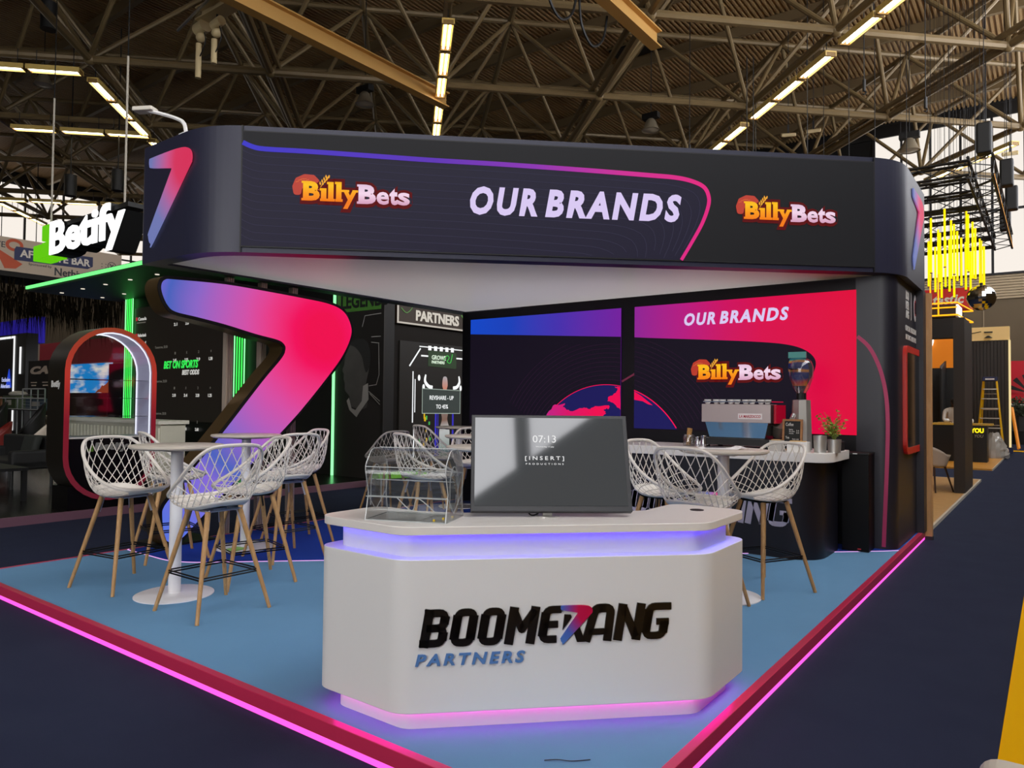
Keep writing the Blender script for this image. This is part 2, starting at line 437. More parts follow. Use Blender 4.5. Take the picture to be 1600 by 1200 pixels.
def put_lamp(p, q, rz, label):
    global nl
    o = lamp if nl == 0 else copy_tree(lamp); nl += 1
    o.location = PQ(p, q, 10.93); o.rotation_euler = (0, 0, rz); o['label'] = label
for k, nm in ROWS.items():
    q = q_(k)
    for j in range(-2, 4):
        for i in range(3):
            p = p_(j) + 0.95 + i * 1.52
            if inside(p, q) and not (k == -4 and j < 0) and not (k == -2 and j < 0) and not (k == 0 and j < -1): put_lamp(p, q, radians(135), 'warm white fluorescent batten in ' + nm)
for j, qs in ((0, (-15.3, -13.2, -11.7, -10.2)), (1, (-18, -13.1, -11.5, -10.0)), (3, (-22, -20.5, -18.9, -17.3, -15.7, -14.1, -12.5, -10.9))):
    for q in qs:
        put_lamp(p_(j) - 0.25, q, radians(45), 'warm white fluorescent batten in the %s crosswise row at the dim end of the roof' % ('nearest', 'second', '', 'farthest')[j])

# ---- overhead crane rails, hoists, hanging lamps and loudspeakers
M_rail = mat('crane yellow', '#c2954f', 0.5)
M_hoist = mat('hoist cream', '#c9b488', 0.45)
def ibeam(a, b, w=0.3, h=0.42):
    a = Vector(a); b = Vector(b); m = MB()
    for dz, ww, hh in ((-h / 2, w, 0.04), (h / 2, w, 0.04), (0, 0.03, h)): m.bar(a + Vector((0, 0, dz)), b + Vector((0, 0, dz)), ww, hh)
    return m
tag(ibeam((-15.3, 2.0, 11.0), (-15.3, 16.85, 11.0)).build('crane_rail', M_rail), 'long ochre crane rail running diagonally to the middle light line', 'crane rail')
tag(ibeam((-8.25, 4.0, 11.0), (-8.25, 17.2, 11.0)).build('crane_rail', M_rail), 'short visible ochre crane rail with looped cables beside it', 'crane rail')
br = thing('crane_bridge', 'cream crane bridge beam crossing above the hoists', 'crane beam', (-15.5, 10.0, 11.4))
ibeam((-17.6, 10.0, 11.42), (-9.5, 10.0, 11.42), 0.4, 0.3).build('beam', M_hoist, br, off=(-15.5, 10, 11.4))
MB().bar((-18.3, 9.72, 11.15), (-16.3, 9.72, 11.62), 0.05, 0.05).build('feed_rail', M_steel, br, off=(-15.5, 10, 11.4))
for nm, x, z0, d in (('larger', -17.62, 11.05, 0.9), ('smaller', -16.89, 10.95, 0.62)):
    h = thing('chain_hoist', '%s cream chain hoist hanging under the crane bridge' % nm, 'hoist', (x, 10.0, z0))
    MB().cyl((-0.17, 0, 0.06), (0.2, 0, 0.1), 0.17 if d > 0.8 else 0.12, n=14).build('motor', M_hoist, h, smooth=True)
    MB().ball((-0.02, 0, -0.16), 0.15, 0.12, 0.12).build('gearbox', M_hoist, h, smooth=True)
    MB().cyl((-0.12, 0, -0.3), (-0.12, 0, -0.3 - d), 0.075, n=12).build('chain_bag', M_hoist, h, smooth=True)
    MB().tube(smoothline([(0.1, 0.0, 0), (0.2, 0, -0.3), (0.05, 0, -0.55), (-0.2, 0, -0.7), (-0.25, 0, -0.3)]), 0.015, 5).build('cable', M_black, h)
    MB().cyl((0, 0, 0.15), (0, 0, 0.32), 0.03).build('hook', M_dark, h)
for i in range(4):
    x = -8.47 - 0.05 * i; y0 = 9.6 + i * 1.45
    tag(MB().tube(smoothline([(x, y0, 10.9), (x, y0 + 0.12, 10.2), (x, y0 + 0.6, 9.9), (x, y0 + 1.1, 10.25), (x, y0 + 1.3, 10.9)], 5), 0.03, 5).build('power_cable', M_black),
        'black looped feed cable hanging beside the short crane rail', 'cable', 'looped cables under the crane rail')
M_bay = mat('bay shade', '#8f8470', 0.4, 0.3)
for i, (x, y, z, where) in enumerate(((-18.18, 16.05, 11.6, 'under the roof left of the middle light line'), (-11.5, 23.55, 11.6, 'under the roof between the two light lines'), (-3.77, 26.87, 10.25, 'in front of the bright end windows'), (-28.9, 10.5, 13.0, 'high over the white hanging letters'))):
    t = thing('pendant_lamp', 'bell shaped grey pendant lamp ' + where, 'lamp', (x, y, z - 0.3))
    MB().lathe([(0.10, 0.42), (0.16, 0.36), (0.26, 0.1), (0.33, 0.0), (0.31, 0.0), (0.22, 0.12), (0.05, 0.36)], n=18).build('shade', M_bay, t, smooth=True)
    MB().box(-0.3, 0.3, -0.12, 0.12, 0.42, 0.62).build('ballast_box', M_black, t)
    MB().lathe([(0.0, -0.03), (0.29, 0.02)], n=18).build('lens', mat('lamp lens', '#c8c0ac', 0.3), t)
    MB().cyl((0, 0, 0.6), (0, 0, 15.3 - z), 0.015, n=5).build('cord', M_black, t)
for x, y, z, where in ((-22.11, 8.11, 12.0, 'near the dim upper edge of the roof'), (-28.17, 11.17, 9.1, 'hanging left of the two over the white letters'), (-26.81, 12.18, 9.3, 'hanging right of the two over the white letters')):
    t = thing('hanging_speaker', 'black cylinder loudspeaker ' + where, 'speaker', (x, y, z - 0.35))
    MB().cyl((0, 0, 0), (0, 0, 0.75), 0.2, n=14).build('cabinet', M_black, t, smooth=True)
    MB().cyl((0, 0, 0.75), (0, 0, 15.2 - z), 0.02, n=5).build('cord', M_black, t)
for x, y, z, rz in ((-7.6, 26.64, 11.25, 0.4), (-6.8, 26.9, 11.3, 0.2), (-1.2, 31.25, 10.6, 0.1)):
    t = thing('flood_light', 'small pale flood light clamped under the roof tubes', 'lamp', (x, y, z), rz, group='flood lights on the roof tubes')
    MB().obox((0, 0, 0), 0.25, 0.17, 0.06, Matrix.Rotation(0.4, 3, 'X')).build('housing', M_hoist, t, bev=0.03)
    MB().box(-0.03, 0.03, -0.02, 0.02, 0.05, 0.35).cyl((0, 0, 0.35), (0, 0, 15.62 - z), 0.012, n=5).build('bracket', M_dark, t)

M_wire = mat('rigging black', '#0a0a0a', 0.5)
for i, (x, y, zb, zt) in enumerate(((-7.0, 20.5, 8.2, 11.5), (-6.85, 20.6, 8.2, 11.5), (-5.6, 21.5, 7.6, 15.6), (-7.9, 24.0, 9.2, 11.5), (-4.4, 24.6, 8.8, 15.6), (-3.9, 20.4, 9.6, 15.6), (-2.7, 22.0, 9.4, 15.6), (-1.9, 26.5, 8.4, 15.6), (-1.5, 24.5, 8.6, 15.6), (-9.5, 22.3, 9.6, 15.6))):
    t = thing('rigging_cable', 'thin black rigging cable with a hook hanging from the roof tubes', 'cable', (x, y, zb), group='rigging cables under the roof')
    MB().cyl((0, 0, 0.1), (0, 0, zt - zb), 0.014, n=5).build('cable', M_wire, t)
    MB().tube([(0, 0, 0.12), (0.05, 0, 0.06), (0, 0, 0.0), (-0.04, 0, 0.04)], 0.02, 5).cyl((0, 0, 0.1), (0, 0, 0.4), 0.04, n=8).build('hook', M_wire, t)
for x, y, sx, sy, w in ((-13.2, 25.6, 0.9, 0.5, 'near the middle of the roof'), (-1.4, 15.4, 0.7, 2.6, 'high in the brighter roof corner')):
    t = thing('roof_vent', 'black rectangular roof vent opening ' + w, 'vent', (x, y, 15.5))
    MB().box(-sx, sx, -sy, sy, 0, 0.12).build('vent_box', M_black, t); MB().box(-sx - 0.08, sx + 0.08, -sy - 0.08, sy + 0.08, 0.06, 0.12).build('vent_rim', M_purl, t)
# ------------------------------------------------------------------ the stand: platform
M_blue = mat('light blue carpet', '#6f9dc2', 0.95, spec=0.1, bump=(380, 0.3), var=(2.2, '#6794b8'))
M_royal = mat('royal blue carpet', '#24409a', 0.95, spec=0.1, bump=(380, 0.3))
M_kerb = mat('red kerb', '#d03058', 0.3, 0.15, spec=0.6)
M_pink = emi('pink light strip', '#ff55c8', 1.6)
M_line = emi('lilac floor line', '#f3b6ff', 1.0)
plat = thing('platform', 'low exhibition stand platform with light blue carpet and red kerb', 'platform', (-4.0, 5.7, 0))
of = (-4.0, 5.7, 0)
PX0, PX1, PY0, PY1 = -6.96, -1.18, 2.085, 9.42
MB().box(PX0 + 0.03, PX1 - 0.03, PY0 + 0.03, PY1, 0.0, 0.094).build('deck', M_dark, plat, off=of)
MB().box(PX0 + 0.03, PX1 - 0.045, PY0 + 0.045, PY1, 0.094, 0.1).build('carpet', M_blue, plat, off=of)
inner = rpoly([(-6.93, 3.31), (-6.05, 3.30), (-1.33, 7.83), (-1.23, 7.95), (-1.23, 9.4), (-6.93, 9.4)], [0.02, 0.6, 0.25, 0.05, 0, 0], 6)
MB().prism(inner, 0.1, 0.1012).build('inner_carpet', M_royal, plat, off=of)
k = [(a, b) for a, b in inner if b < 7.98]
mb = MB(); mb.tube([(a, b, 0.1005) for a, b in k], 0.005, 5); mb.build('floor_light_line', M_line, plat, off=of)
for nm, (x0, x1, y0, y1) in (('kerb', (PX0, PX1, PY0, PY0 + 0.045)), ('kerb', (PX1 - 0.045, PX1, PY0 + 0.045, PY1)), ('kerb', (PX0, PX0 + 0.03, PY0 + 0.045, PY1))):
    MB().box(x0, x1, y0, y1, 0.035, 0.103).build(nm, M_kerb, plat, bev=0.003, off=of)
MB().box(PX0 + 0.01, PX1 - 0.02, PY0 + 0.006, PY0 + 0.02, 0.004, 0.035).build('light_strip', M_pink, plat, off=of)
MB().box(PX1 - 0.02, PX1 - 0.006, PY0 + 0.006, PY1, 0.004, 0.035).build('light_strip', M_pink, plat, off=of)

# ------------------------------------------------------------------ overhead fascia with its screen
M_navy = mat('navy panel', '#26273a', 0.42, spec=0.45)
M_navy_in = mat('dark navy panel', '#191722', 0.5, spec=0.3)
A0 = (-5.725, 3.66); fr_ang = atan2(4.06, 4.325); FL = 5.932
fas = thing('overhead_fascia', 'dark navy overhead fascia ring with rounded ends and a long screen', 'fascia', (A0[0], A0[1], 2.805), fr_ang)
Minv = Matrix.Rotation(-fr_ang, 3, 'Z')
def loc(x, y):
    v = Minv @ Vector((x - A0[0], y - A0[1], 0)); return (v.x, v.y)
outer = rpoly([(-7.07, 9.42), (-7.07, 3.44), (-5.96, 3.44), (-1.175, 7.93), (-1.175, 9.42)], [0, 0.05, 0.85, 0.75, 0], 10)
innr = rpoly([(-1.33, 9.42), (-1.33, 8.0), (-6.03, 3.60), (-6.88, 3.60), (-6.88, 9.42)], [0, 0.6, 0.7, 0, 0], 10)
mb = MB()
po = [loc(*p) for p in outer]; pi_ = [loc(*p) for p in reversed(innr)]
# ring wall as quads: outer skin, inner skin, top and bottom by resampling both to the same count
def resample(P, n):
    P = [Vector(p) for p in P]; L = [0]
    for a, b in zip(P, P[1:]): L.append(L[-1] + (b - a).length)
    out = []
    for i in range(n):
        t = L[-1] * i / (n - 1); k = 0
        while k < len(L) - 2 and L[k + 1] < t: k += 1
        f = (t - L[k]) / max(1e-9, L[k + 1] - L[k]); out.append(tuple(P[k].lerp(P[k + 1], min(1, max(0, f)))))
    return out
NR = 900
ro, ri = resample(po, NR), resample(pi_, NR)
H = 1.125
mb.grid([[(a, b, 0) for a, b in ro], [(a, b, H) for a, b in ro]])
mb.grid([[(a, b, H) for a, b in ri], [(a, b, 0) for a, b in ri]])
mb.grid([[(a, b, H) for a, b in ro], [(a, b, H) for a, b in ri]])
mb.grid([[(a, b, 0) for a, b in ri], [(a, b, 0) for a, b in ro]])
mb.build('fascia_shell', M_navy, fas, smooth=True, angle=30)
M_soffit = mat('white stretched ceiling', '#f4f1ec', 0.35, spec=0.4)
_nt = M_soffit.node_tree; _tl = _nt.nodes.new('ShaderNodeBsdfTranslucent'); _tl.inputs[0].default_value = (0.9, 0.88, 0.85, 1)
_mx = _nt.nodes.new('ShaderNodeMixShader'); _mx.inputs[0].default_value = 0.5
_nt.links.new(_nt.nodes['Principled BSDF'].outputs[0], _mx.inputs[1]); _nt.links.new(_tl.outputs[0], _mx.inputs[2]); _nt.links.new(_mx.outputs[0], _nt.nodes['Material Output'].inputs[0])
sof = rpoly([(-6.885, 3.605), (-6.04, 3.605), (-1.34, 8.01), (-1.34, 8.05), (-6.885, 8.05)], [0, 0.6, 0.3, 0, 0], 8)
MB().add([loc(*p) + (0.02,) for p in sof], [tuple(range(len(sof)))]).build('soffit', M_soffit, fas)
Z0 = -2.805
M_scr = mat('fascia screen black', '#0b0b0d', 0.5, emit='#1d1d1f', es=0.9, spec=0.15)
M_scr2 = mat('fascia screen navy', '#08080d', 0.5, emit='#211e30', es=0.9, spec=0.15)
scr = MB().box(0.0, FL, -0.012, 0.0, 2.86 + Z0, 3.875 + Z0).build('screen', M_scr, fas)
mb = MB()
for a, b, c_, d in ((-0.012, FL + 0.012, 3.875, 3.885), (-0.012, FL + 0.012, 2.85, 2.86), (-0.012, 0.0, 2.8, 3.93), (FL, FL + 0.012, 2.8, 3.93)): mb.box(a, b, -0.0125, 0.0, c_ + Z0, d + Z0)
mb.build('screen_joint', M_black, fas)
stroke = [(0.0, 3.775), (0.082, 3.741), (0.192, 3.725), (0.552, 3.721), (1.114, 3.708), (1.688, 3.694), (2.273, 3.687), (3.05, 3.669), (3.693, 3.648), (3.938, 3.638), (4.102, 3.61), (4.218, 3.559), (4.264, 3.473), (4.26, 3.376), (4.202, 3.214), (4.104, 3.035), (4.0, 2.86)]
sm = smoothline(stroke, 5)
zz = lambda P: [(a, b + Z0) for a, b in P]
MB().xz(zz([(0, 2.862)] + sm), -0.012, -0.014).build('picture_area', M_scr2, scr)
mb = MB(); strip(mb, zz(sm), [0.042 - 0.012 * max(0, min(1, (i - 40) / 40)) for i in range(len(sm))], -0.018, 0.004)
mb.build('gradient_line', ramp_emit('fascia line', [(0, '#3b37c4'), (0.4, '#5b30b4'), (0.62, '#8a30b0'), (0.82, '#cc2a92'), (1, '#e0257e')], 'x', 0, 4.2), scr)
M_faint = emi('faint screen line', '#3d3b52', 0.8)
mb = MB()
for i in range(1, 13):
    ln = []
    for a, b in sm[::3]:
        z = b - 0.068 * i; x = a - 0.085 * i * (a / 4.2)
        if z > 2.87: ln.append((x, z + Z0))
    if len(ln) > 2: strip(mb, ln, 0.004, -0.0155, 0.001)
mb.build('contour_lines', M_faint, scr)
M_lil = emi('lilac lettering', '#d9c9f2', 1.0)
MB().text('OUR', 2.008, 3.212 + Z0, -0.02, 0.62, 0.263, 0.004, bold=0.045, shear=0.2, space=1.25).build('heading_word', M_lil, scr); MB().text('BRANDS', 2.70, 3.212 + Z0, -0.02, 1.296, 0.263, 0.004, bold=0.045, shear=0.2, space=1.25).build('heading_word', M_lil, scr)

M_gold = ramp_emit('golden lettering', [(0, '#f47a14'), (0.35, '#fb9c14'), (0.7, '#fcc01a'), (1, '#f4a414')], 'z', 0, 0.2)
M_rose = ramp_emit('rose lettering', [(0, '#d9a4c0'), (0.4, '#f3d6ea'), (1, '#d9b4d2')], 'z', 0, 0.2)
M_glow = emi('dark red outline', '#5c1012', 1.0)
M_bun = mat('bun picture', '#000000', 0.6, emit='#b4301a', es=1.0)
M_bun2 = emi('bun crease', '#e07040', 0.9)
def serif_logo(parent, x, z, W, y=-0.02, drop=0.0):
    """two word picture logo: golden first word, rose second word, a bun and an ear of wheat"""
    o = bpy.data.objects.new('picture_logo', None); COL.objects.link(o); o.parent = parent; o.location = (x, y, z)
    H1 = 0.185 * W
    L1 = [('B', 0.0, 0.155, H1), ('ı', 0.166, 0.05, H1 * 0.66), ('l', 0.232, 0.05, H1), ('l', 0.306, 0.05, H1 * 1.02), ('y', 0.368, 0.135, H1 * 0.98)]
    L2 = [('B', 0.515, 0.165, H1), ('e', 0.685, 0.118, H1 * 0.66), ('t', 0.806, 0.078, H1 * 0.86), ('s', 0.885, 0.115, H1 * 0.66)]
    for k, (L, m) in enumerate(((L1, M_gold), (L2, M_rose))):
        mb = MB(); gl = MB()
        for ch, a, w, h in L:
            zz0 = -H1 * 0.36 if ch == 'y' else 0.0
            zz0 -= 0.012 * W * k
            if ch in 'lı':
                mb.box(a * W, (a + w) * W, 0, 0.003, zz0, zz0 + h)
                mb.box((a - 0.008) * W, (a + w + 0.012) * W, 0, 0.003, zz0, zz0 + 0.024 * W)
                mb.box((a - 0.012) * W, (a + 0.03) * W, 0, 0.003, zz0 + h - 0.022 * W, zz0 + h)
                gl.box((a - 0.03) * W, (a + w + 0.03) * W, 0.0035, 0.005, zz0 - 0.035 * W, zz0 + h + 0.03 * W)
            else:
                mb.text(ch, a * W, zz0, 0.0, w * W, h, 0.003, bold=0.05 if ch in 'Bt' else 0.028)
                if ch == 'B':
                    mb.box((a - 0.014) * W, (a + 0.05) * W, 0, 0.003, zz0, zz0 + 0.022 * W).box((a - 0.014) * W, (a + 0.05) * W, 0, 0.003, zz0 + h - 0.02 * W, zz0 + h)
                if ch == 'y': mb.box((a - 0.012) * W, (a + 0.06) * W, 0, 0.003, zz0 + h - 0.02 * W, zz0 + h).box((a + 0.09) * W, (a + w + 0.008) * W, 0, 0.003, zz0 + h - 0.02 * W, zz0 + h)
                gl.text(ch, (a - 0.028) * W, zz0 - 0.034 * W, 0.0035, (w + 0.056) * W, h + 0.062 * W, 0.0015, bold=0.2)
        mb.build('first_word' if k == 0 else 'second_word', m, o); gl.build('outline', M_glow, o)
    bun = rpoly([(-0.085, 0.05), (-0.10, 0.13), (-0.07, 0.21), (0.01, 0.25), (0.10, 0.245), (0.155, 0.19), (0.12, 0.165), (0.03, 0.15), (-0.01, 0.11), (-0.02, 0.05)], 0.03, 4)
    MB().xz([(a * W, b * W) for a, b in bun], 0.004, 0.001).build('bun', M_bun, o)
    mb = MB()
    for i in range(9):
        t = i / 8; a = -0.07 + 0.19 * t; b = 0.10 + 0.10 * sin(pi * min(1, 0.25 + t * 0.75)) 
        strip(mb, [(a * W, b * W), ((a + 0.03) * W, (b + 0.008) * W)], 0.006 * W, 0.0, 0.001)
    mb.build('bun_crease', M_bun2, o)
    mb = MB()
    for i in range(4):
        for s in (-1, 1):
            a = 0.165 + i * 0.018; b = 0.148 + i * 0.022
            c = Vector((a, b)); d = Vector((0.55, 0.83)) if s > 0 else Vector((-0.1, 1)); n_ = Vector((-d.y, d.x))
            P = [c, c + d * 0.018 + n_ * 0.009, c + d * 0.04, c + d * 0.018 - n_ * 0.009]
            mb.xz([((p.x + s * 0.006) * W, p.y * W) for p in P], 0.003, -0.0005)
    strip(mb, [(0.16 * W, 0.13 * W), (0.24 * W, 0.25 * W)], 0.005 * W, -0.001, 0.002)
    mb.build('wheat_ear', emi('wheat gold', '#f2a836', 1.0), o)
    return o
serif_logo(scr, 0.525, 3.281 + Z0, 0.94)
serif_logo(scr, 4.624, 3.272 + Z0, 0.91)

# the boomerang emblem on the two short faces of the fascia
E7 = [(-6.91, 3.785), (-6.864, 3.798), (-6.496, 3.799), (-6.321, 3.789), (-6.234, 3.771), (-6.176, 3.734), (-6.156, 3.685), (-6.163, 3.636), (-6.217, 3.575), (-6.807, 2.991), (-6.848, 2.975), (-6.881, 3.0), (-6.898, 3.056), (-6.876, 3.117), (-6.52, 3.59), (-6.50, 3.625), (-6.53, 3.64), (-6.86, 3.70), (-6.905, 3.724)]
e7 = [((a + 6.156) / 0.756, (b - 2.975) / 0.824) for a, b in smoothline(E7, 3, True)]
ST7 = [(0.0, '#f23a66'), (0.22, '#f0406c'), (0.36, '#e4609a'), (0.5, '#b878b8'), (0.68, '#8088c8'), (1, '#7a88c8')]
M_e7 = ramp_emit('emblem gradient', [(p, c) for p, c in ST7], lo=0.0, hi=1.25, center=(-0.1, 0, 0.86), s=0.75)
def emblem(parent, x, y, z, w, h, rz, name='emblem', m=None, label=None):
    o = MB().xz([(a, b) for a, b in e7], 0.0, -0.012).build(name, m or M_e7, parent)
    o.location = (x, y, z); o.scale = (w, 1, h); o.rotation_euler = (0, 0, rz)
    if label: o['label'] = label
    return o
lx, ly = loc(-6.156, 3.435)
emblem(fas, lx, ly, 2.975 + Z0, 0.756, 0.824, -fr_ang, label='boomerang emblem on the left rounded end')
lx, ly = loc(-1.17, 9.26)
emblem(fas, lx, ly, 2.967 + Z0, 0.75, 0.82, pi / 2 - fr_ang, label='boomerang emblem on the aisle side end')
# small arm spotlight clamped to the top edge
sp = thing('arm_spotlight', 'white arm spotlight reaching out from the top edge of the fascia', 'spotlight', (-6.43, 3.52, 3.93))
MB().tube(smoothline([(0, 0, 0), (0.0, -0.02, 0.12), (-0.1, -0.06, 0.19), (-0.36, -0.2, 0.28)]), 0.018, 6).build('arm', M_white, sp)
MB().obox((-0.37, -0.2, 0.28), 0.10, 0.055, 0.02, Matrix.Rotation(0.5, 3, 'Z')).build('lamp_head', mat('spot head', '#d8d2c4', 0.4), sp, bev=0.01)
MB().box(-0.04, 0.04, -0.05, 0.05, 0.0, 0.03).build('clamp', M_white, sp)

# ------------------------------------------------------------------ the tall boomerang shaped screen
B7 = [(3.494, 2.63), (3.60, 2.645), (4.113, 2.67), (4.62, 2.66), (5.117, 2.642), (5.386, 2.626), (5.573, 2.587), (5.69, 2.509), (5.761, 2.363), (5.735, 2.224), (5.641, 2.051), (5.493, 1.864), (5.141, 1.483), (4.844, 1.197), (4.0, 0.437), (3.76, 0.215), (3.68, 0.165), (3.60, 0.15), (3.54, 0.22), (3.517, 0.418), (3.53, 0.49), (3.60, 0.583), (3.88, 0.903), (4.152, 1.212), (4.563, 1.702), (4.795, 1.959), (4.842, 2.059), (4.824, 2.114), (4.742, 2.156), (4.475, 2.197), (4.122, 2.265), (3.807, 2.311), (3.60, 2.339), (3.524, 2.391), (3.473, 2.488), (3.459, 2.57)]
b7 = smoothline(B7, 4, True)
bm = thing('boomerang_screen', 'tall standing boomerang shaped screen glowing pink, purple and blue', 'screen', (-6.7, 4.4, 0.1), pi / 2)
b7l = [(a - 4.4, b - 0.1) for a, b in b7]
M_bronze = mat('bronze side', '#6f5a38', 0.32, 0.75)
bo = inset(b7l, -0.03)
MB().xz(bo, 0.25, 0.012).build('body', M_bronze, bm, smooth=True)
MB().xz(inset(b7l, -0.032), 0.012, 0.0).build('bezel', M_black, bm)
MB().xz(b7l, 0.0, -0.003).build('screen', ramp_emit('boomerang picture', [(0, '#f0104f'), (0.06, '#f2125c'), (0.21, '#e83c88'), (0.32, '#d450a6'), (0.43, '#b65cb8'), (0.55, '#8a66c6'), (0.68, '#4a62bc'), (0.77, '#8468d4'), (1, '#5a72dc')], lo=0.25, hi=2.6, center=(0.95, 0, 2.15), noise=0.15), bm)
for y in (4.355, 4.76, 5.165):
    mb = MB().box(y - 4.44, y - 4.36, 0.29, 0.35, 0.0, 2.7)
    for dy in (-0.025, 0.0, 0.025): mb.box(y - 4.4 + dy - 0.008, y - 4.4 + dy + 0.008, 0.28, 0.29, 0.0, 2.7)
    mb.build('support_post', mat('aluminium profile', '#c8b8a8', 0.4, 0.5), bm)
MB().box(-0.9, -0.3, 0.05, 0.5, 0.0, 0.02).build('foot_plate', M_black, bm)

# ------------------------------------------------------------------ display wall with two screens
wall = thing('display_wall', 'dark display wall holding two big screens behind the coffee bar', 'display wall', (-4.1, 7.95, 0.1))
OX, OZ = 4.1, -0.1
W = lambda P: [(a + OX, b + OZ) for a, b in P]
M_wallp = mat('black navy wall', '#0c0b11', 0.5, spec=0.25)
MB().box(-6.84 + OX, -1.36 + OX, 0.0, 0.16, 0.0, 2.7).build('wall_panel', M_wallp, wall)
M_ledL = ramp_emit('left picture gradient', [(0, '#1548c6'), (0.3, '#1c40b8'), (0.62, '#4630ac'), (1, '#74209c')], 'x', -2.57, -0.15)
M_ledR = ramp_emit('right picture gradient', [(0, '#8c2494'), (0.25, '#b41a80'), (0.45, '#cc1060'), (0.62, '#d8084c'), (1, '#df0038')], 'x', 0.02, 2.51)
M_leddk = mat('screen dark', '#030304', 0.6, emit='#17111f', es=0.9, spec=0.12)
s1 = MB().box(-6.67 + OX, -4.26 + OX, -0.021, -0.016, 1.11, 2.58).build('screen', M_ledL, wall)
s2 = MB().box(-4.075 + OX, -1.594 + OX, -0.021, -0.016, 1.11, 2.58).build('screen', M_ledR, wall)
MB().xz(W([(-6.67, 1.21), (-4.26, 1.21), (-4.26, 2.327), (-6.67, 2.476)]), -0.021, -0.0225).build('dark_area', M_leddk, s1)
dk = [(-4.075, 1.21), (-4.075, 2.312)] + smoothline([(-3.927, 2.299), (-2.924, 2.223), (-2.473, 2.181), (-2.258, 2.147), (-2.119, 2.101), (-2.024, 2.034), (-1.983, 1.954), (-2.003, 1.855), (-2.065, 1.728), (-2.133, 1.585)], 5) + [(-2.315, 1.21)]
MB().xz(W(dk), -0.021, -0.0225).build('dark_area', M_leddk, s2)
# globe: a big circle cut by the screen edge
gx, gz, gr = -4.47, 0.62, 1.12
def arc(x0, x1, n=24, r=gr):
    return [(x0 + (x1 - x0) * i / n, gz + sqrt(max(0, r * r - (x0 + (x1 - x0) * i / n - gx) ** 2))) for i in range(n + 1)]
M_globe = emi('globe navy', '#1d1b58', 1.0); M_land = emi('globe land', '#ee0a52', 1.0)
M_land1 = ramp_emit('globe land fade', [(0, '#b02a90'), (0.5, '#d81468'), (1, '#f00a50')], 'x', -1.37, -0.5)
xl = gx - sqrt(gr ** 2 - (1.21 - gz) ** 2); xr = gx + sqrt(gr ** 2 - (1.21 - gz) ** 2)
MB().xz(W([(xl, 1.21)] + arc(xl, -4.26) + [(-4.26, 1.21)]), -0.022, -0.024).build('globe', M_globe, s1)
MB().xz(W([(-4.075, 1.21)] + arc(-4.075, xr) + [(xr, 1.21)]), -0.022, -0.024).build('globe', M_globe, s2)
mb = MB(); strip(mb, W(arc(xl + 0.02, -4.26)), 0.008, -0.026, 0.002); mb.build('globe_rim', M_land, s1)
mb = MB(); strip(mb, W(arc(-4.075, xr - 0.01)), 0.012, -0.026, 0.002); mb.build('globe_rim', M_land, s2)
def jag(P, amp=0.014, k=4):
    out = []
    rnd = random.Random(3)
    for i, a in enumerate(P):
        b = P[(i + 1) % len(P)]
        for j in range(k):
            t = j / k; out.append((a[0] + (b[0] - a[0]) * t + (rnd.uniform(-amp, amp) if j else 0), a[1] + (b[1] - a[1]) * t + (rnd.uniform(-amp, amp) if j else 0)))
    return out
MB().xz(W(jag([(-5.36, 1.33), (-5.25, 1.47), (-5.066, 1.503), (-5.097, 1.458), (-4.99, 1.405), (-4.802, 1.443), (-4.719, 1.435), (-4.618, 1.472), (-4.428, 1.482), (-4.418, 1.448), (-4.497, 1.429), (-4.457, 1.386), (-4.516, 1.315), (-4.6, 1.22), (-5.42, 1.22)])), -0.024, -0.026).build('globe_land', M_land1, s1)
MB().xz(W(jag([(-4.262, 1.71), (-4.341, 1.717), (-4.302, 1.691), (-4.321, 1.639), (-4.429, 1.587), (-4.438, 1.534), (-4.34, 1.5), (-4.262, 1.433)], 0.01)), -0.024, -0.026).build('globe_land', M_land, s1)
MB().xz(W([(-4.073, 1.655), (-3.979, 1.60), (-3.83, 1.49), (-3.886, 1.50), (-3.96, 1.537), (-4.072, 1.554)]), -0.024, -0.026).build('globe_land', M_land, s2)
M_ring = emi('faint ring line', '#3a1c3a', 0.75)
for sc_, x0, x1 in ((s1, -6.2, -4.27), (s2, -4.07, -2.75)):
    mb = MB()
    for i in range(1, 12):
        r = gr + 0.055 * i + 0.01
        a0 = max(x0, gx - r * 0.86); a1 = min(x1, gx + r * 0.86)
        if a1 > a0 + 0.1:
            pts = [(a, b) for a, b in arc(a0, a1, 20, r) if b > 1.22 and b < 2.27]
            if len(pts) > 2: strip(mb, W(pts), 0.0035, -0.0235, 0.001)
    mb.build('ring_lines', M_ring, sc_)
MB().text('OUR', -3.434 + OX, 2.412 + OZ, -0.026, 0.375, 0.145, 0.003, bold=0.04, shear=0.2, space=1.25).build('heading_word', M_lil, s2); MB().text('BRANDS', -3.012 + OX, 2.412 + OZ, -0.026, 0.757, 0.145, 0.003, bold=0.04, shear=0.2, space=1.25).build('heading_word', M_lil, s2)
serif_logo(s2, -3.258 + OX, 1.79 + OZ, 0.92, -0.028)
mb = MB(); strip(mb, W([(-4.255, 1.777), (-4.08, 1.868)]), 0.025, -0.004, 0.004); mb.build('wall_stroke', mat('printed pink', '#8e2a52', 0.5), wall)

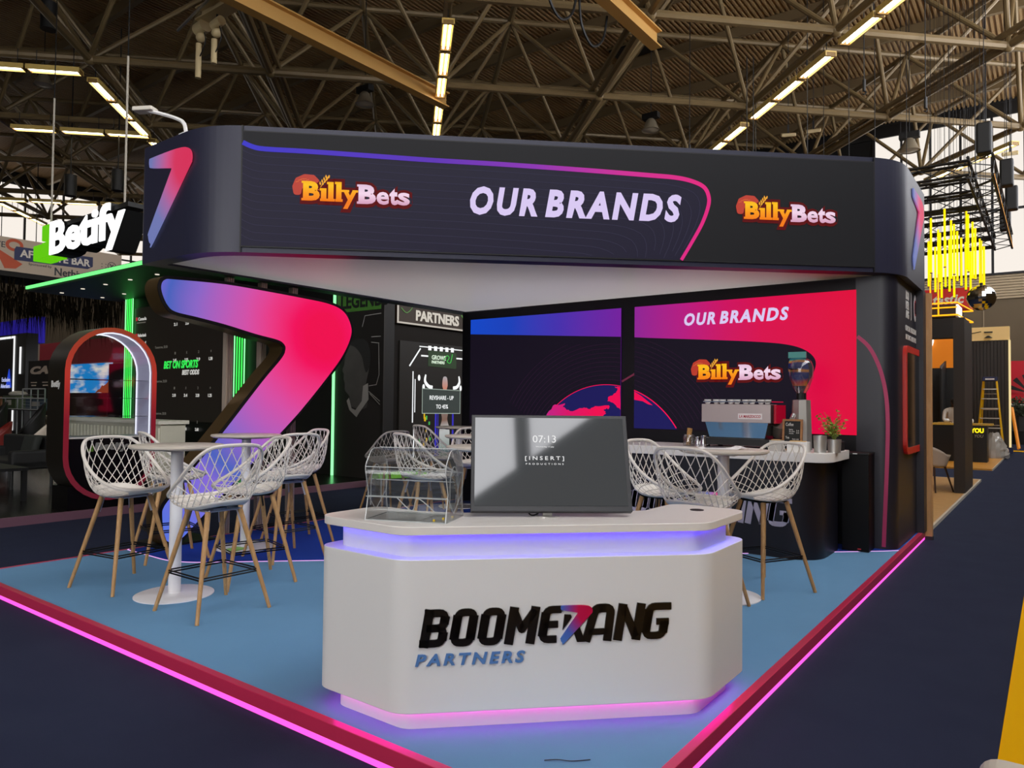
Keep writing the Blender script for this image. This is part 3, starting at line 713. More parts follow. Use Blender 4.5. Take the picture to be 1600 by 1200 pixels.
# ------------------------------------------------------------------ corner column beside the aisle
col = thing('corner_column', 'dark navy rounded corner column with a red framed display case facing the aisle', 'column', (-1.4, 8.5, 0.1))
oc = (-1.4, 8.5, 0.1)
foot = rpoly([(-1.60, 7.93), (-1.24, 7.93), (-1.24, 9.22), (-1.165, 9.22), (-1.165, 9.42), (-1.60, 9.42)], [0, 0.16, 0, 0, 0, 0], 10)
MB().prism(foot, 0.1, 2.806).build('shell', mat('column navy', '#1e1d27', 0.42, spec=0.45), col, smooth=True, angle=30, off=oc)
mb = MB(); strip(mb, [(a + 1.4, b - 0.1) for a, b in smoothline([(-1.585, 2.205), (-1.489, 2.109), (-1.415, 1.97), (-1.36, 1.80), (-1.325, 1.60), (-1.312, 1.35), (-1.318, 1.0), (-1.333, 0.60), (-1.352, 0.124)], 6)], 0.036, 7.93 - 8.5 - 0.004, 0.004)
mb.build('pink_arc', mat('pink stripe', '#b02a5e', 0.5), col)
fcs = bpy.data.objects.new('display_case', None); COL.objects.link(fcs); fcs.parent = col; fcs.location = (0.16, 0.4, 0); fcs.rotation_euler = (0, 0, pi / 2)
cz = -0.1; cy = 8.9
mb = MB(); strip(mb, rpoly([(8.36 - cy, 1.045 + cz), (9.46 - cy, 1.045 + cz), (9.46 - cy, 2.10 + cz), (8.36 - cy, 2.10 + cz)], 0.10, 6), 0.07, -0.035, 0.035, True)
mb.build('case_frame', mat('red frame', '#c8281c', 0.4), fcs)
MB().box(8.36 - cy, 9.46 - cy, -0.03, -0.024, 1.05 + cz, 2.09 + cz).build('case_glass', mat('dark glass', '#060506', 0.12, spec=0.4), fcs)
mb = MB().box(8.44 - cy, 9.3 - cy, -0.022, -0.004, 1.12 + cz, 1.5 + cz)
M_ltr = mat('white print', '#d8d6d2', 0.5)
mb = MB()
for s, x, z, w, h in (('BOO', 8.53, 2.63, 0.205, 0.092), ('MER', 8.53, 2.53, 0.205, 0.088), ('ANG', 8.53, 2.435, 0.205, 0.085), ('OFFICIAL REGIONAL', 8.5, 2.30, 0.74, 0.058), ('BETTING PARTNER', 8.52, 2.21, 0.7, 0.055)):
    mb.text(s, x - cy, z + cz, -0.003, w, h, 0.003, bold=0.03 if len(s) < 4 else 0.0)
mb.box(8.885 - cy, 8.90 - cy, -0.003, 0, 2.44 + cz, 2.74 + cz)
mb.build('column_lettering', M_ltr, fcs)
ov = [(9.17 - cy + 0.085 * cos(t * pi / 12), 2.60 + cz + 0.15 * sin(t * pi / 12)) for t in range(24)]
crest = MB().xz(ov, 0.0, -0.003).build('crest', M_ltr, fcs)
MB().xz([(9.17 - cy + (a - 9.17 + cy) * 0.78, b if 0 else 2.60 + cz + (b - 2.60 - cz) * 0.6) for a, b in ov], -0.003, -0.005).build('crest_field', mat('crest red', '#a01820', 0.5), crest)
mb = MB()
for i in range(3): mb.box(9.12 - cy + i * 0.035, 9.137 - cy + i * 0.035, -0.007, -0.005, 2.535 + cz, 2.66 + cz)
mb.build('crest_stripe', M_black, crest)

# ------------------------------------------------------------------ reception counter
ctr = thing('reception_counter', 'white faceted reception counter with lit recesses and black lettering', 'counter', (-1.95, 2.85, 0.1))
ox = (-1.95, 2.85, 0.1)
CP = [(-2.755, 2.18), (-2.211, 2.18), (-1.242, 3.149), (-1.242, 3.655), (-1.64, 3.655), (-1.64, 3.305), (-2.375, 2.57), (-2.755, 2.57)]
RR = [0.10, 0.16, 0.16, 0.10, 0.10, 0.08, 0.08, 0.10]
cp = rpoly(CP, RR, 10)
M_ctr = mat('counter white', '#e4e4e2', 0.38, spec=0.5)
M_top = mat('counter top white', '#e6e2dc', 0.3, spec=0.5)
cin = rpoly(inset(CP, 0.068), [r * 0.7 for r in RR], 8)
cst = inset(CP, 0.052)
MB().prism(cp, 0.935, 0.972).build('top', M_top, ctr, smooth=True, off=ox, bev=0.003)
MB().prism(cin, 0.833, 0.935).build('neck', M_ctr, ctr, smooth=True, off=ox)
MB().prism(cp, 0.19, 0.833).build('body', M_ctr, ctr, smooth=True, off=ox, bev=0.003)
MB().prism(cin, 0.10, 0.19).build('plinth', M_ctr, ctr, smooth=True, off=ox)
mb = MB(); P2 = rpoly(cst, [r * 0.8 for r in RR], 8)
mb.tube([(a, b, 0.930) for a, b in P2], 0.005, 5, True); mb.build('violet_light_strip', emi('violet light', '#3a1cff', 11), ctr, off=ox)
mb = MB(); mb.tube([(a, b, 0.186) for a, b in P2], 0.004, 5, True); mb.build('magenta_light_strip', emi('magenta light', '#ff28d4', 13), ctr, off=ox)
MB().lathe([(0.018, 0), (0.034, 0), (0.034, 0.003), (0.018, 0.003)], (-1.4415 - ox[0], 3.49 - ox[1], 0.8715), 24).build('cable_grommet', M_black, ctr)
sgn = bpy.data.objects.new('logo_lettering', None); COL.objects.link(sgn); sgn.parent = ctr
o_ = Vector(PQ(3.105, 0.0, 0)); sgn.location = (o_.x - ox[0], o_.y - ox[1], -0.1); sgn.rotation_euler = (0, 0, pi / 4)
def roundline(P, r, n=4):
    out = [tuple(P[0])]
    for i in range(1, len(P) - 1):
        p = Vector(P[i]); a = Vector(P[i - 1]) - p; b = Vector(P[i + 1]) - p
        t = min(r, 0.49 * a.length, 0.49 * b.length); A = p + a.normalized() * t; B = p + b.normalized() * t
        for k in range(n + 1):
            s = k / n; out.append(tuple(A * (1 - s) ** 2 + p * 2 * s * (1 - s) + B * s * s))
    return out + [tuple(P[-1])]
def techno(s, x, z, w, h, stroke, mb, y=-0.008, depth=0.008, shear=0.165):
    c = stroke / 2; sh = lambda P: [(x + a + b * shear, z + b) for a, b in P]
    v = stroke * 0.8; d = v / 2; m = h / 2; r = 0.028 * h / 0.159
    def ln(P, ww=None, rr=r): strip(mb, sh(roundline(P, rr) if len(P) > 2 else P), ww or stroke, y, depth)
    if s == 'B':
        ln([(c, 0), (c, h)]); ln([(0, d), (w - c, d), (w - c, m), (c, m)], v); ln([(c, m), (w - c * 1.15, m), (w - c * 1.15, h - d), (0, h - d)], v)
        ln([(w - c, r), (w - c, m - r * 0.6)]); ln([(w - c * 1.15, m + r * 0.6), (w - c * 1.15, h - r)])
    elif s == 'O':
        strip(mb, sh(rpoly([(c, d), (w - c, d), (w - c, h - d), (c, h - d)], r, 5)), v, y, depth, True); ln([(c, r), (c, h - r)]); ln([(w - c, r), (w - c, h - r)])
    elif s == 'M':
        ln([(c, 0), (c, h)]); ln([(w - c, 0), (w - c, h)]); ln([(c, h - c * 0.7), (w / 2, h * 0.40), (w - c, h - c * 0.7)], stroke * 0.85, 0.002)
    elif s == 'E':
        ln([(w, h - d), (c, h - d), (c, d), (w, d)], v); ln([(c, r), (c, h - r)]); ln([(c, m), (w * 0.95, m)], v * 0.95)
    elif s == 'A':
        ln([(c * 0.8, 0), (c + w * 0.11, h - d), (w - c - w * 0.03, h - d), (w - c * 0.9, 0)], stroke * 0.95, r * 0.9); ln([(c, h * 0.26), (w - c, h * 0.26)], v * 0.85); ln([(w * 0.4, h - d), (w * 0.62, h - d)], v)
    elif s == 'N':
        ln([(c, 0), (c, h)]); ln([(w - c, 0), (w - c, h)]); ln([(c * 1.1, h - c * 0.6), (w - c * 1.1, c * 0.6)], stroke * 0.9)
    elif s == 'G':
        ln([(w, h - d), (c, h - d), (c, d), (w - c, d), (w - c, m)], v); ln([(c, r), (c, h - r)]); ln([(w - c, r), (w - c, m)]); ln([(w, m - d * 0.2), (w * 0.52, m - d * 0.2)], v * 0.9)
M_jet = mat('black acrylic', '#08080a', 0.3)
mb = MB()
for ch, x, w in (('B', 0.063, 0.112), ('O', 0.186, 0.108), ('O', 0.305, 0.108), ('M', 0.424, 0.132), ('E', 0.566, 0.085), ('A', 0.768, 0.128), ('N', 0.905, 0.122), ('G', 1.028, 0.118)):
    techno(ch, x, 0.468, w, 0.158, 0.039, mb)
mb.xz([(0.688, 0.588), (0.716, 0.586), (0.720, 0.575), (0.680, 0.522)], 0, -0.008).xz([(0.728, 0.512), (0.756, 0.532), (0.780, 0.468), (0.744, 0.468)], 0, -0.008)
mb.build('black_letters', M_jet, sgn)
e = MB().xz([(a, b) for a, b in e7], 0.0, -0.010).build('boomerang_mark', ramp_emit('mark gradient', [(0, '#c01040'), (0.3, '#c01448'), (0.5, '#8a3a88'), (0.7, '#4a62b4'), (1, '#4a78c0')], lo=0, hi=1.2, center=(-0.1, 0, 0.86), asbase=True), sgn)
e.location = (0.812, 0, 0.465); e.scale = (0.142, 1, 0.161)
MB().text('PARTNERS', 0.049, 0.39, -0.006, 0.467, 0.051, 0.006, bold=0.03, shear=0.2, space=1.3).build('blue_letters', mat('blue acrylic', '#5580b8', 0.35), sgn)

# monitor on the counter
mang = radians(39.5); tl = radians(21)
mon = thing('monitor', 'dark tilted desk monitor on the white counter showing the time', 'monitor', (-1.90, 2.83, 0.972), mang)
tilt = bpy.data.objects.new('display', None); COL.objects.link(tilt); tilt.parent = mon; tilt.location = (-0.005, -0.025, 0.022); tilt.rotation_euler = (-tl, 0, 0)
MB().box(-0.355, 0.402, 0.0, 0.035, 0.004, 0.480).build('housing', mat('monitor housing', '#3a3b3e', 0.45), tilt, bev=0.004)
M_gl = mat('monitor glass', '#0a0a0b', 0.05, emit='#444648', es=0.9, spec=0.5); M_gl.node_tree.nodes['Principled BSDF'].inputs['IOR'].default_value = 1.75
MB().box(-0.337, 0.382, -0.003, 0.0, 0.032, 0.464).build('panel', M_gl, tilt)
MB().box(-0.355, 0.402, 0.035, 0.09, 0.12, 0.38).build('rear_housing', mat('monitor rear', '#1a1b1d', 0.5), tilt, bev=0.01)
M_txt = emi('screen text', '#f4f4f4', 0.95)
mb = MB().text('07:13', -0.06, 0.338, -0.0045, 0.112, 0.036, 0.001).text('Wednesday 17 July', -0.046, 0.312, -0.0045, 0.088, 0.009, 0.001)
mb.text('[INSERT]', -0.098, 0.246, -0.0045, 0.186, 0.024, 0.001, bold=0.006, space=1.5).text('PRODUCTIONS', -0.095, 0.228, -0.0045, 0.18, 0.008, 0.001, space=1.8)
mb.build('screen_text', M_txt, tilt)
MB().box(-0.022, 0.022, 0.004, 0.028, 0.004, 0.075).build('stand_neck', M_steel, mon)
MB().lathe([(0.0, 0.0), (0.055, 0.0), (0.055, 0.004), (0.0, 0.004)], (0, 0.012, 0.0), 24).build('stand_base', M_steel, mon)
MB().tube(smoothline([(-0.09, 0.05, 0.06), (-0.085, 0.02, 0.012), (-0.06, 0.02, 0.004), (-0.035, 0.03, 0.02), (-0.03, 0.06, 0.06)]), 0.0035, 6).build('cable', M_black, mon)

# clear acrylic raffle drum
M_acr = clear('clear acrylic', '#f4f6f6', 0.015, 0.012)
M_edge = mat('acrylic edge', '#eef2f2', 0.12, 0.0, spec=0.9, alpha=0.55)
rang = atan2(0.146, 0.359)
box = thing('raffle_drum', 'clear acrylic raffle drum box standing on the white counter', 'acrylic box', (-2.297, 2.294, 0.972), rang)
side = rpoly([(0.0, 0.0), (0.03, 0.12), (-0.01, 0.24), (0.06, 0.315), (0.15, 0.315), (0.235, 0.235), (0.22, 0.10), (0.24, 0.0)], [0, 0.02, 0.05, 0.06, 0.06, 0.06, 0.02, 0], 5)
for x in (-0.19, 0.19):
    f = lambda a, b, c: (c, a, b)
    MB().prism(side, x - 0.0025, x + 0.0025, f).build('end_panel', M_acr, box)
    MB().tube([(x, a, b) for a, b in side], 0.0024, 5, True).build('end_edge', M_edge, box)
    mb = MB(); mb.lathe([(0.0, 0.0), (0.03, 0.0), (0.03, 0.012), (0.0, 0.016)], (0, 0, 0), 18)
    o = mb.build('hand_knob', M_acr, box, smooth=True); o.location = (x, 0.11, 0.17); o.rotation_euler = (0, pi / 2 if x > 0 else -pi / 2, 0)
    arch = [(x, 0.11 + 0.055 * cos(t), 0.15 + 0.09 * sin(t)) for t in [pi * i / 10 for i in range(11)]]
    MB().tube([(x, 0.165, 0.06)] + arch + [(x, 0.055, 0.06)], 0.002, 5).build('handle_slot', M_edge, box)
    mb = MB(); mb.tube([(x, 0.03, 0.105), (x, 0.11, 0.03), (x, 0.21, 0.105)], 0.0018, 5); mb.build('brace', M_edge, box)
MB().box(-0.19, 0.19, -0.002, 0.24, 0.0, 0.004).build('base_sheet', M_acr, box)
cyl_ = [(0.115 + 0.12 * cos(t), 0.20 + 0.115 * sin(t)) for t in [pi * (0.02 + 0.96 * i / 14) for i in range(15)]]
mb = MB(); mb.grid([[(-0.19, a, b) for a, b in cyl_], [(0.19, a, b) for a, b in cyl_]]); mb.build('curved_lid', M_acr, box, smooth=True)
MB().box(-0.19, 0.19, 0.0, 0.004, 0.105, 0.24).build('front_sheet', M_acr, box)
MB().box(-0.19, 0.19, 0.236, 0.24, 0.0, 0.2).build('rear_sheet', M_acr, box)
mb = MB()
for a, b in ((0.005, 0.105), (-0.005, 0.238), (0.03, 0.105), (0.24, 0.2), (0.0, 0.002), (0.24, 0.002), (0.11, 0.17), (0.15, 0.316), (0.06, 0.04)): mb.cyl((-0.19, a, b), (0.19, a, b), 0.0022, n=6)
mb.build('cross_rod', M_edge, box)
mb = MB()
for i in range(3): mb.box(0.12 + i * 0.022, 0.13 + i * 0.022, 0.03 + i * 0.06, 0.036 + i * 0.06, 0.004, 0.012)
mb.build('yellow_tab', mat('yellow tab', '#e2c020', 0.5), box)
mb = MB(); mb.tube(smoothline([(-0.08, 0.1, 0.09), (-0.02, 0.13, 0.03), (0.02, 0.1, 0.09), (0.09, 0.13, 0.03)]), 0.0025, 5); mb.build('lettering_strip', M_edge, box)
# ------------------------------------------------------------------ coffee bar
bar = thing('coffee_bar', 'long dark coffee bar with a white top and pale lettering on its front', 'bar counter', (-3.2, 7.2, 0.1))
ob = (-3.2, 7.2, 0.1)
MB().prism(rpoly([(-4.9, 6.87), (-1.70, 6.87), (-1.70, 7.6), (-4.9, 7.6)], [0.1, 0.3, 0, 0], 10), 0.1, 0.99).build('body', mat('bar navy', '#14131c', 0.42, spec=0.4), bar, smooth=True, off=ob)
MB().prism(rpoly([(-4.97, 6.84), (-1.60, 6.84), (-1.60, 7.64), (-4.97, 7.64)], [0.1, 0.22, 0.02, 0], 10), 0.99, 1.075).build('top', M_top, bar, smooth=True, off=ob, bev=0.004)
bl = bpy.data.objects.new('front_lettering', None); COL.objects.link(bl); bl.parent = bar; bl.location = (3.2, -0.33, -0.1)
mb = MB()
for i, ch in enumerate('BOOME'): techno(ch, -3.775 + i * 0.204, 0.385, 0.19, 0.265, 0.056, mb)
mb.build('pale_letters', mat('pale print', '#b6b0c2', 0.5), bl); mb = MB()
for ch, x, w in (('A', -2.575, 0.2), ('N', -2.36, 0.19), ('G', -2.155, 0.19)): techno(ch, x, 0.385, w, 0.265, 0.056, mb)
mb.build('pale_letters', mat('pale print', '#b6b0c2', 0.5), bl)
e = MB().xz([(a, b) for a, b in e7], 0.0, -0.010).build('boomerang_mark', M_e7, bl)
e.location = (-2.52, 0, 0.385); e.scale = (0.22, 1, 0.265)

# ------------------------------------------------------------------ round bar tables
M_tt = mat('table top', '#cfc7ba', 0.4, var=(5, '#c8bfb1'))
M_tw = mat('table white', '#e9e8ea', 0.35)
tb = thing('bar_table', 'round bar table', 'table', group='round bar tables on the stand')
MB().lathe([(0.0, 1.047), (0.30, 1.047), (0.32, 1.06), (0.32, 1.072), (0.316, 1.075), (0.0, 1.075)], n=48).build('table_top', M_tt, tb, smooth=True)
MB().box(-0.13, 0.13, -0.13, 0.13, 1.035, 1.047).build('mounting_plate', M_dark, tb)
MB().cyl((0, 0, 0.01), (0, 0, 1.036), 0.042, n=24).build('column', M_tw, tb, smooth=True)
MB().lathe([(0.0, 0.0), (0.267, 0.0), (0.267, 0.006), (0.25, 0.012), (0.05, 0.016), (0.0, 0.016)], n=48).build('base', M_tw, tb, smooth=True)
TB = [(-5.085, 2.77, 'white round bar table nearest the kerb between two facing stools'), (-6.2, 4.06, 'white round bar table directly before the tall boomerang screen'), (-1.96, 5.24, 'white round bar table with a paper menu before the coffee bar'),
      (-3.41, 4.28, 'white round bar table hidden mostly behind the desk monitor'), (-4.63, 5.62, 'middle one of the white round tables peeking out beside the monitor'), (-6.45, 7.45, 'farthest white round bar table by the end of the display wall')]
for i, (x, y, l) in enumerate(TB):
    o = tb if i == 0 else copy_tree(tb)
    o.location = (x, y, 0.1012 if i in (1, 5) else 0.1); o['label'] = l

# ------------------------------------------------------------------ lattice bar stools (front of the seat towards +y)
M_sh = mat('stool shell', '#e0dad0', 0.45)
M_oak = wood('oak leg', '#c39a66', '#a87d4b', (9, 9, 1.2), 0.5)
M_rod = mat('black rod', '#0b0b0c', 0.4, 0.6)
M_brk = mat('bracket grey', '#a9a9b4', 0.4, 0.3)
half_rim = [(0, 0.27, 0.735), (0.10, 0.265, 0.737), (0.18, 0.235, 0.746), (0.235, 0.16, 0.775), (0.262, 0.06, 0.825), (0.268, -0.04, 0.895), (0.255, -0.125, 0.975), (0.225, -0.19, 1.045), (0.175, -0.232, 1.09), (0.10, -0.252, 1.105), (0, -0.26, 1.108)]
half_bot = [(0, 0.20, 0.702), (0.07, 0.195, 0.700), (0.125, 0.165, 0.694), (0.158, 0.11, 0.688), (0.172, 0.045, 0.684), (0.172, -0.02, 0.685), (0.16, -0.08, 0.69), (0.135, -0.13, 0.70), (0.10, -0.165, 0.708), (0.055, -0.182, 0.713), (0, -0.187, 0.715)]
def ring(half):
    L = half + [(-a, b, c) for a, b, c in reversed(half[1:-1])]
    return smoothline(L, 8, True)
rimP, botP = ring(half_rim), ring(half_bot); NRM = len(rimP)
def surf(u, t):
    u %= NRM; i = int(u); f = u - i; j = (i + 1) % NRM
    R = Vector(rimP[i]).lerp(Vector(rimP[j]), f); B = Vector(botP[i]).lerp(Vector(botP[j]), f)
    dz = R.z - B.z
    Cc = Vector((B.x + (R.x - B.x) * 0.85, B.y + (R.y - B.y) * 0.85, B.z + dz * 0.16))
    return B * (1 - t) ** 2 + Cc * 2 * t * (1 - t) + R * t * t
def make_stool(name_label, frame):
    st = thing('bar_stool', name_label, 'stool', group='white lattice bar stools')
    MB().tube(rimP, 0.0125, 7, True).build('rim', M_sh, st, smooth=True)
    mb = MB(); NS = 24
    for sgn_ in (-1, 1):
        for k in range(NS):
            u0 = NRM * k / NS; pts = []
            for i in range(9):
                t = i / 8; u = u0 + sgn_ * t * NRM * 0.155
                d = abs(((u / NRM + 0.5) % 1) - 0.5)      # 0 at the front of the seat
                if d < 0.06 and t > 0.25: 
                    if len(pts) > 1: break
                    pts = []; continue
                pts.append(surf(u, t))
            if len(pts) > 2: mb.tube(pts, 0.0034, 4)
    mb.build('lattice_back', M_sh, st)
    mb = MB()
    rows = []
    for i in range(6):
        t = i / 5; rows.append([tuple(Vector((0, 0.02, 0.682)).lerp(Vector(botP[k]), t)) for k in range(0, NRM, 2)])
    mb.grid(rows, True)
    w = int(NRM * 0.085)
    mb.grid([[tuple(surf(u, t / 5)) for u in range(-w, w + 1)] for t in range(6)])
    rows = [[tuple(surf(u, t / 3 * 0.2)) for u in range(0, NRM, 2)] for t in range(4)]
    mb.grid(rows, True)
    mb.build('seat', M_sh, st, smooth=True, solid=0.006)
    ft = 0.26
    for sx in (-1, 1):
        for sy in (-1, 1):
            a = Vector((sx * 0.115, sy * 0.115, 0.67)); b = Vector((sx * ft, sy * ft, 0.0))
            lg = MB().cyl(a, b, 0.0185, 0.0125, 12).build('leg', M_oak, st, smooth=True)
            c = a.lerp(b, 0.17)
            MB().bar(a + Vector((-sx * 0.014, -sy * 0.0, 0.01)), c + Vector((-sx * 0.016, 0, 0)), 0.006, 0.028).build('bracket', frame, lg)
    mb = MB(); k = 1 - 0.26 / 0.67; q = 0.115 + (ft - 0.115) * k
    for a, b in (((-1, -1), (1, -1)), ((1, -1), (1, 1)), ((1, 1), (-1, 1)), ((-1, 1), (-1, -1))):
        for dz in (-0.008, 0.008): mb.cyl((a[0] * q, a[1] * q, 0.26 + dz), (b[0] * q, b[1] * q, 0.26 + dz), 0.0055, n=5)
    mb.build('footrest', M_rod, st)
    mb = MB(); mb.bar((-0.12, -0.12, 0.668), (0.12, 0.12, 0.668), 0.03, 0.012).bar((-0.12, 0.12, 0.668), (0.12, -0.12, 0.668), 0.03, 0.012).cyl((0, 0, 0.66), (0, 0, 0.683), 0.08)
    for a, b in (((-1, -1), (1, -1)), ((1, -1), (1, 1)), ((1, 1), (-1, 1)), ((-1, 1), (-1, -1))): mb.cyl((a[0] * 0.115, a[1] * 0.115, 0.672), (b[0] * 0.115, b[1] * 0.115, 0.672), 0.008, n=6)
    mb.build('seat_frame', frame, st)
    return st
stG = make_stool('white lattice bar stool with grey leg brackets', M_brk)
stB = make_stool('white lattice bar stool with black leg brackets', M_rod)
STOOLS = [(stG, -5.645, 2.68, (1, 0.15), 'white lattice bar stool nearest the lit arch kiosk across the aisle, facing inward'),
          (stG, -4.53, 2.735, (-1, 0.0), 'white lattice bar stool in front of the glowing boomerang, closest to the viewer of all'),
          (stG, -6.33, 3.40, (0.25, 1), 'white lattice bar stool half hidden behind the nearest table, beside the boomerang tip'),
          (stB, -5.03, 3.35, (-0.25, -1), 'white lattice bar stool with black frame just behind the closest stool'),
          (stG, -5.57, 4.05, (-1, 0.1), 'white lattice bar stool second behind the closest stool, over the royal blue carpet'),
          (stB, -6.08, 4.57, (-0.2, -1), 'white lattice bar stool last of the row beneath the boomerang screen, by the green light'),
          (stG, -7.28, 6.92, (-1, 0.15), 'white lattice bar stool off the platform, seen over the acrylic box at the dark carpet'),
          (stG, -4.72, 4.96, (0.35, 1), 'white lattice bar stool directly behind the clear acrylic box'),
          (stG, -6.27, 6.80, (0.35, 1), 'white lattice bar stool in front of the lit robot lady screen'),
          (stG, -5.23, 6.33, (0.6, -0.7), 'white lattice bar stool cut off by the edge of the desk monitor'),
          (stB, -2.50, 5.36, (1, -0.15), 'white lattice bar stool beside the desk monitor, before the pale bar letters'),
          (stB, -2.00, 4.85, (0.1, 1), 'white lattice bar stool turned away just behind the white counter end'),
          (stB, -1.80, 5.66, (-0.47, -0.88), 'white lattice bar stool on the aisle side of the coffee bar table')]
seen = set()
for src, x, y, d, l in STOOLS:
    if src.name in seen: o = copy_tree(src)
    else: o = src; seen.add(src.name)
    zf = 0.0 if x < -7 else (0.1012 if y - x > 9.2 else 0.1)
    o.location = (x, y, zf); o.rotation_euler = (0, 0, atan2(-d[0], d[1])); o['label'] = l

# ------------------------------------------------------------------ things on the bar and tables
ZB = 1.075
M_mir = mat('mirror steel', '#c9ccd0', 0.06, 1.0)
cm = thing('espresso_machine', 'wide steel espresso machine with a red plate and a mirror back standing on the bar', 'coffee machine', (-2.52, 7.25, ZB))
MB().box(-0.36, 0.36, -0.2, 0.25, 0.03, 0.095).build('base', M_black, cm)
for x in (-0.3, 0.3):
    for y in (-0.15, 0.2): MB().cyl((x, y, 0), (x, y, 0.035), 0.025).build('foot', M_black, cm)
MB().add([(-0.275, -0.16, 0.095), (0.275, -0.16, 0.095), (0.315, -0.18, 0.26), (-0.315, -0.18, 0.26), (-0.275, 0.1, 0.095), (0.275, 0.1, 0.095), (0.315, 0.1, 0.26), (-0.315, 0.1, 0.26)],
         [(0, 1, 2, 3), (4, 7, 6, 5), (0, 4, 5, 1), (1, 5, 6, 2), (2, 6, 7, 3), (3, 7, 4, 0)]).build('mirror_back', M_mir, cm)
MB().box(-0.345, 0.345, -0.2, 0.0, 0.255, 0.435).build('back_panel', mat('satin steel', '#b3a4a1', 0.35, 0.3), cm, bev=0.004)
MB().box(0.345, 0.35, -0.2, 0.2, 0.255, 0.43).build('side_edge', M_black, cm)
MB().box(0.35, 0.37, -0.12, 0.2, 0.25, 0.43).build('side_plate', mat('red plate', '#c00a2c', 0.35), cm)
MB().box(-0.34, 0.34, 0.0, 0.22, 0.28, 0.43).build('boiler_body', M_dark, cm)
pl = MB().box(0.03, 0.265, -0.205, -0.2, 0.29, 0.345).build('plaque', mat('plaque white', '#e9e2e0', 0.4), cm)
MB().text('LA MARZOCCO', 0.042, 0.303, -0.207, 0.21, 0.028, 0.002, bold=0.02, shear=0.2).build('plaque_lettering', mat('plaque red', '#b01a30', 0.5), pl)
mb = MB()
for i in range(9):
    x = -0.3 + i * 0.075; mb.lathe([(0.02, 0), (0.034, 0.03), (0.036, 0.045), (0.033, 0.045), (0.0, 0.012)], (x, -0.15 + 0.04 * (i % 2), 0.437), 14)
mb.build('cup_rail', M_white, cm, smooth=True)
mb = MB(); mb.tube([(-0.33, -0.19, 0.46), (0.35, -0.19, 0.46), (0.35, 0.18, 0.46), (-0.33, 0.18, 0.46)], 0.005, 6, True)
mb.build('guard_rail', M_chrome, cm)
MB().cyl((0.32, 0.08, 0.13), (0.36, 0.02, 0.24), 0.05, 0.07, 16).build('drip_funnel', mat('warm grey metal', '#7d736a', 0.4, 0.6), cm, smooth=True)
gr_ = thing('coffee_grinder', 'steel coffee grinder with a clear hopper holding a colourful bag', 'coffee grinder', (-1.97, 7.34, ZB))
MB().lathe([(0.105, 0.0), (0.10, 0.02), (0.092, 0.3), (0.085, 0.48), (0.0, 0.49)], n=8).build('body', M_steel, gr_)
MB().cyl((0, 0, 0.48), (0, 0, 0.55), 0.045).build('collar', M_black, gr_)
MB().cyl((-0.05, -0.09, 0.34), (-0.05, -0.14, 0.30), 0.022).build('spout', M_chrome, gr_)
MB().lathe([(0.04, 0.54), (0.075, 0.60), (0.108, 0.70), (0.112, 0.80), (0.09, 0.86), (0.06, 0.88)], n=24).build('hopper', clear('hopper plastic', '#e8e4e6', 0.06, 0.03), gr_, smooth=True)
bag = thing('coffee_bag', 'colourful coffee bean bag stuck upside down in the grinder hopper', 'bag', (-1.98, 7.32, ZB + 0.62))
mb = MB(); rows = []
for i in range(9):
    t = i / 8; w = 0.055 + 0.03 * sin(pi * min(t * 0.9, 1)); d = 0.045 * (1 - t * 0.75)
    rows.append([(w * cos(a) * (1.15 if abs(cos(a)) > 0.6 else 1) - 0.02 * t, d * sin(a), t * 0.27) for a in [2 * pi * k / 16 for k in range(16)]])
mb.grid(rows, True)
mb.build('bag_body', ramp_emit('bag print', [(0, '#c47a2a'), (0.12, '#b8392a'), (0.22, '#1f2e6e'), (0.42, '#22306e'), (0.5, '#d28a22'), (0.58, '#1f2c66'), (0.78, '#243274'), (0.84, '#d8902a'), (0.92, '#2a8a86'), (1, '#22306a')], 'z', 0, 0.27, noise=0.3, asbase=True), bag, smooth=True)
MB().box(-0.105, 0.06, -0.012, 0.012, 0.27, 0.33).build('bag_seal', mat('teal foil', '#2f8c84', 0.35), bag)
MB().lathe([(0, 0), (0.04, 0), (0.04, 0.004), (0, 0.004)], n=16).build('bag_stamp', M_black, bag).location = (-0.05, -0.05, 0.16)
menu = thing('chalk_menu', 'small wooden framed chalk menu board with white handwriting on the bar', 'menu board', (-1.98, 7.06, ZB))
Mm = Matrix.Rotation(-0.12, 3, 'X')
mb = MB(); strip(mb, [(-0.082, 0.01), (0.082, 0.01), (0.082, 0.29), (-0.082, 0.29)], 0.018, -0.012, 0.02, True); fo = mb.build('frame', wood('menu wood', '#a8713a', '#8a5a2c', (4, 4, 4)), menu); fo.rotation_euler = (-0.1, 0, 0)
fo2 = MB().box(-0.075, 0.075, -0.004, 0.006, 0.015, 0.285).build('board', mat('slate', '#14140f', 0.7), menu); fo2.rotation_euler = (-0.1, 0, 0)
mb = MB().text('Coffee', -0.062, 0.235, -0.006, 0.07, 0.03, 0.001).text('latte', -0.03, 0.195, -0.006, 0.035, 0.014, 0.001).text('flat white', -0.03, 0.178, -0.006, 0.05, 0.012, 0.001).text('mocha', -0.03, 0.16, -0.006, 0.04, 0.012, 0.001).text('Tea', -0.062, 0.115, -0.006, 0.035, 0.022, 0.001).text('fresh mint', 0.0, 0.105, -0.006, 0.06, 0.014, 0.001).text('2.5', 0.035, 0.185, -0.006, 0.025, 0.012, 0.001).text('3.0', 0.035, 0.165, -0.006, 0.025, 0.012, 0.001)
mb.box(-0.06, 0.06, -0.0065, -0.005, 0.045, 0.052)
mb.build('chalk_writing', mat('chalk', '#e4e2dc', 0.8), fo2)
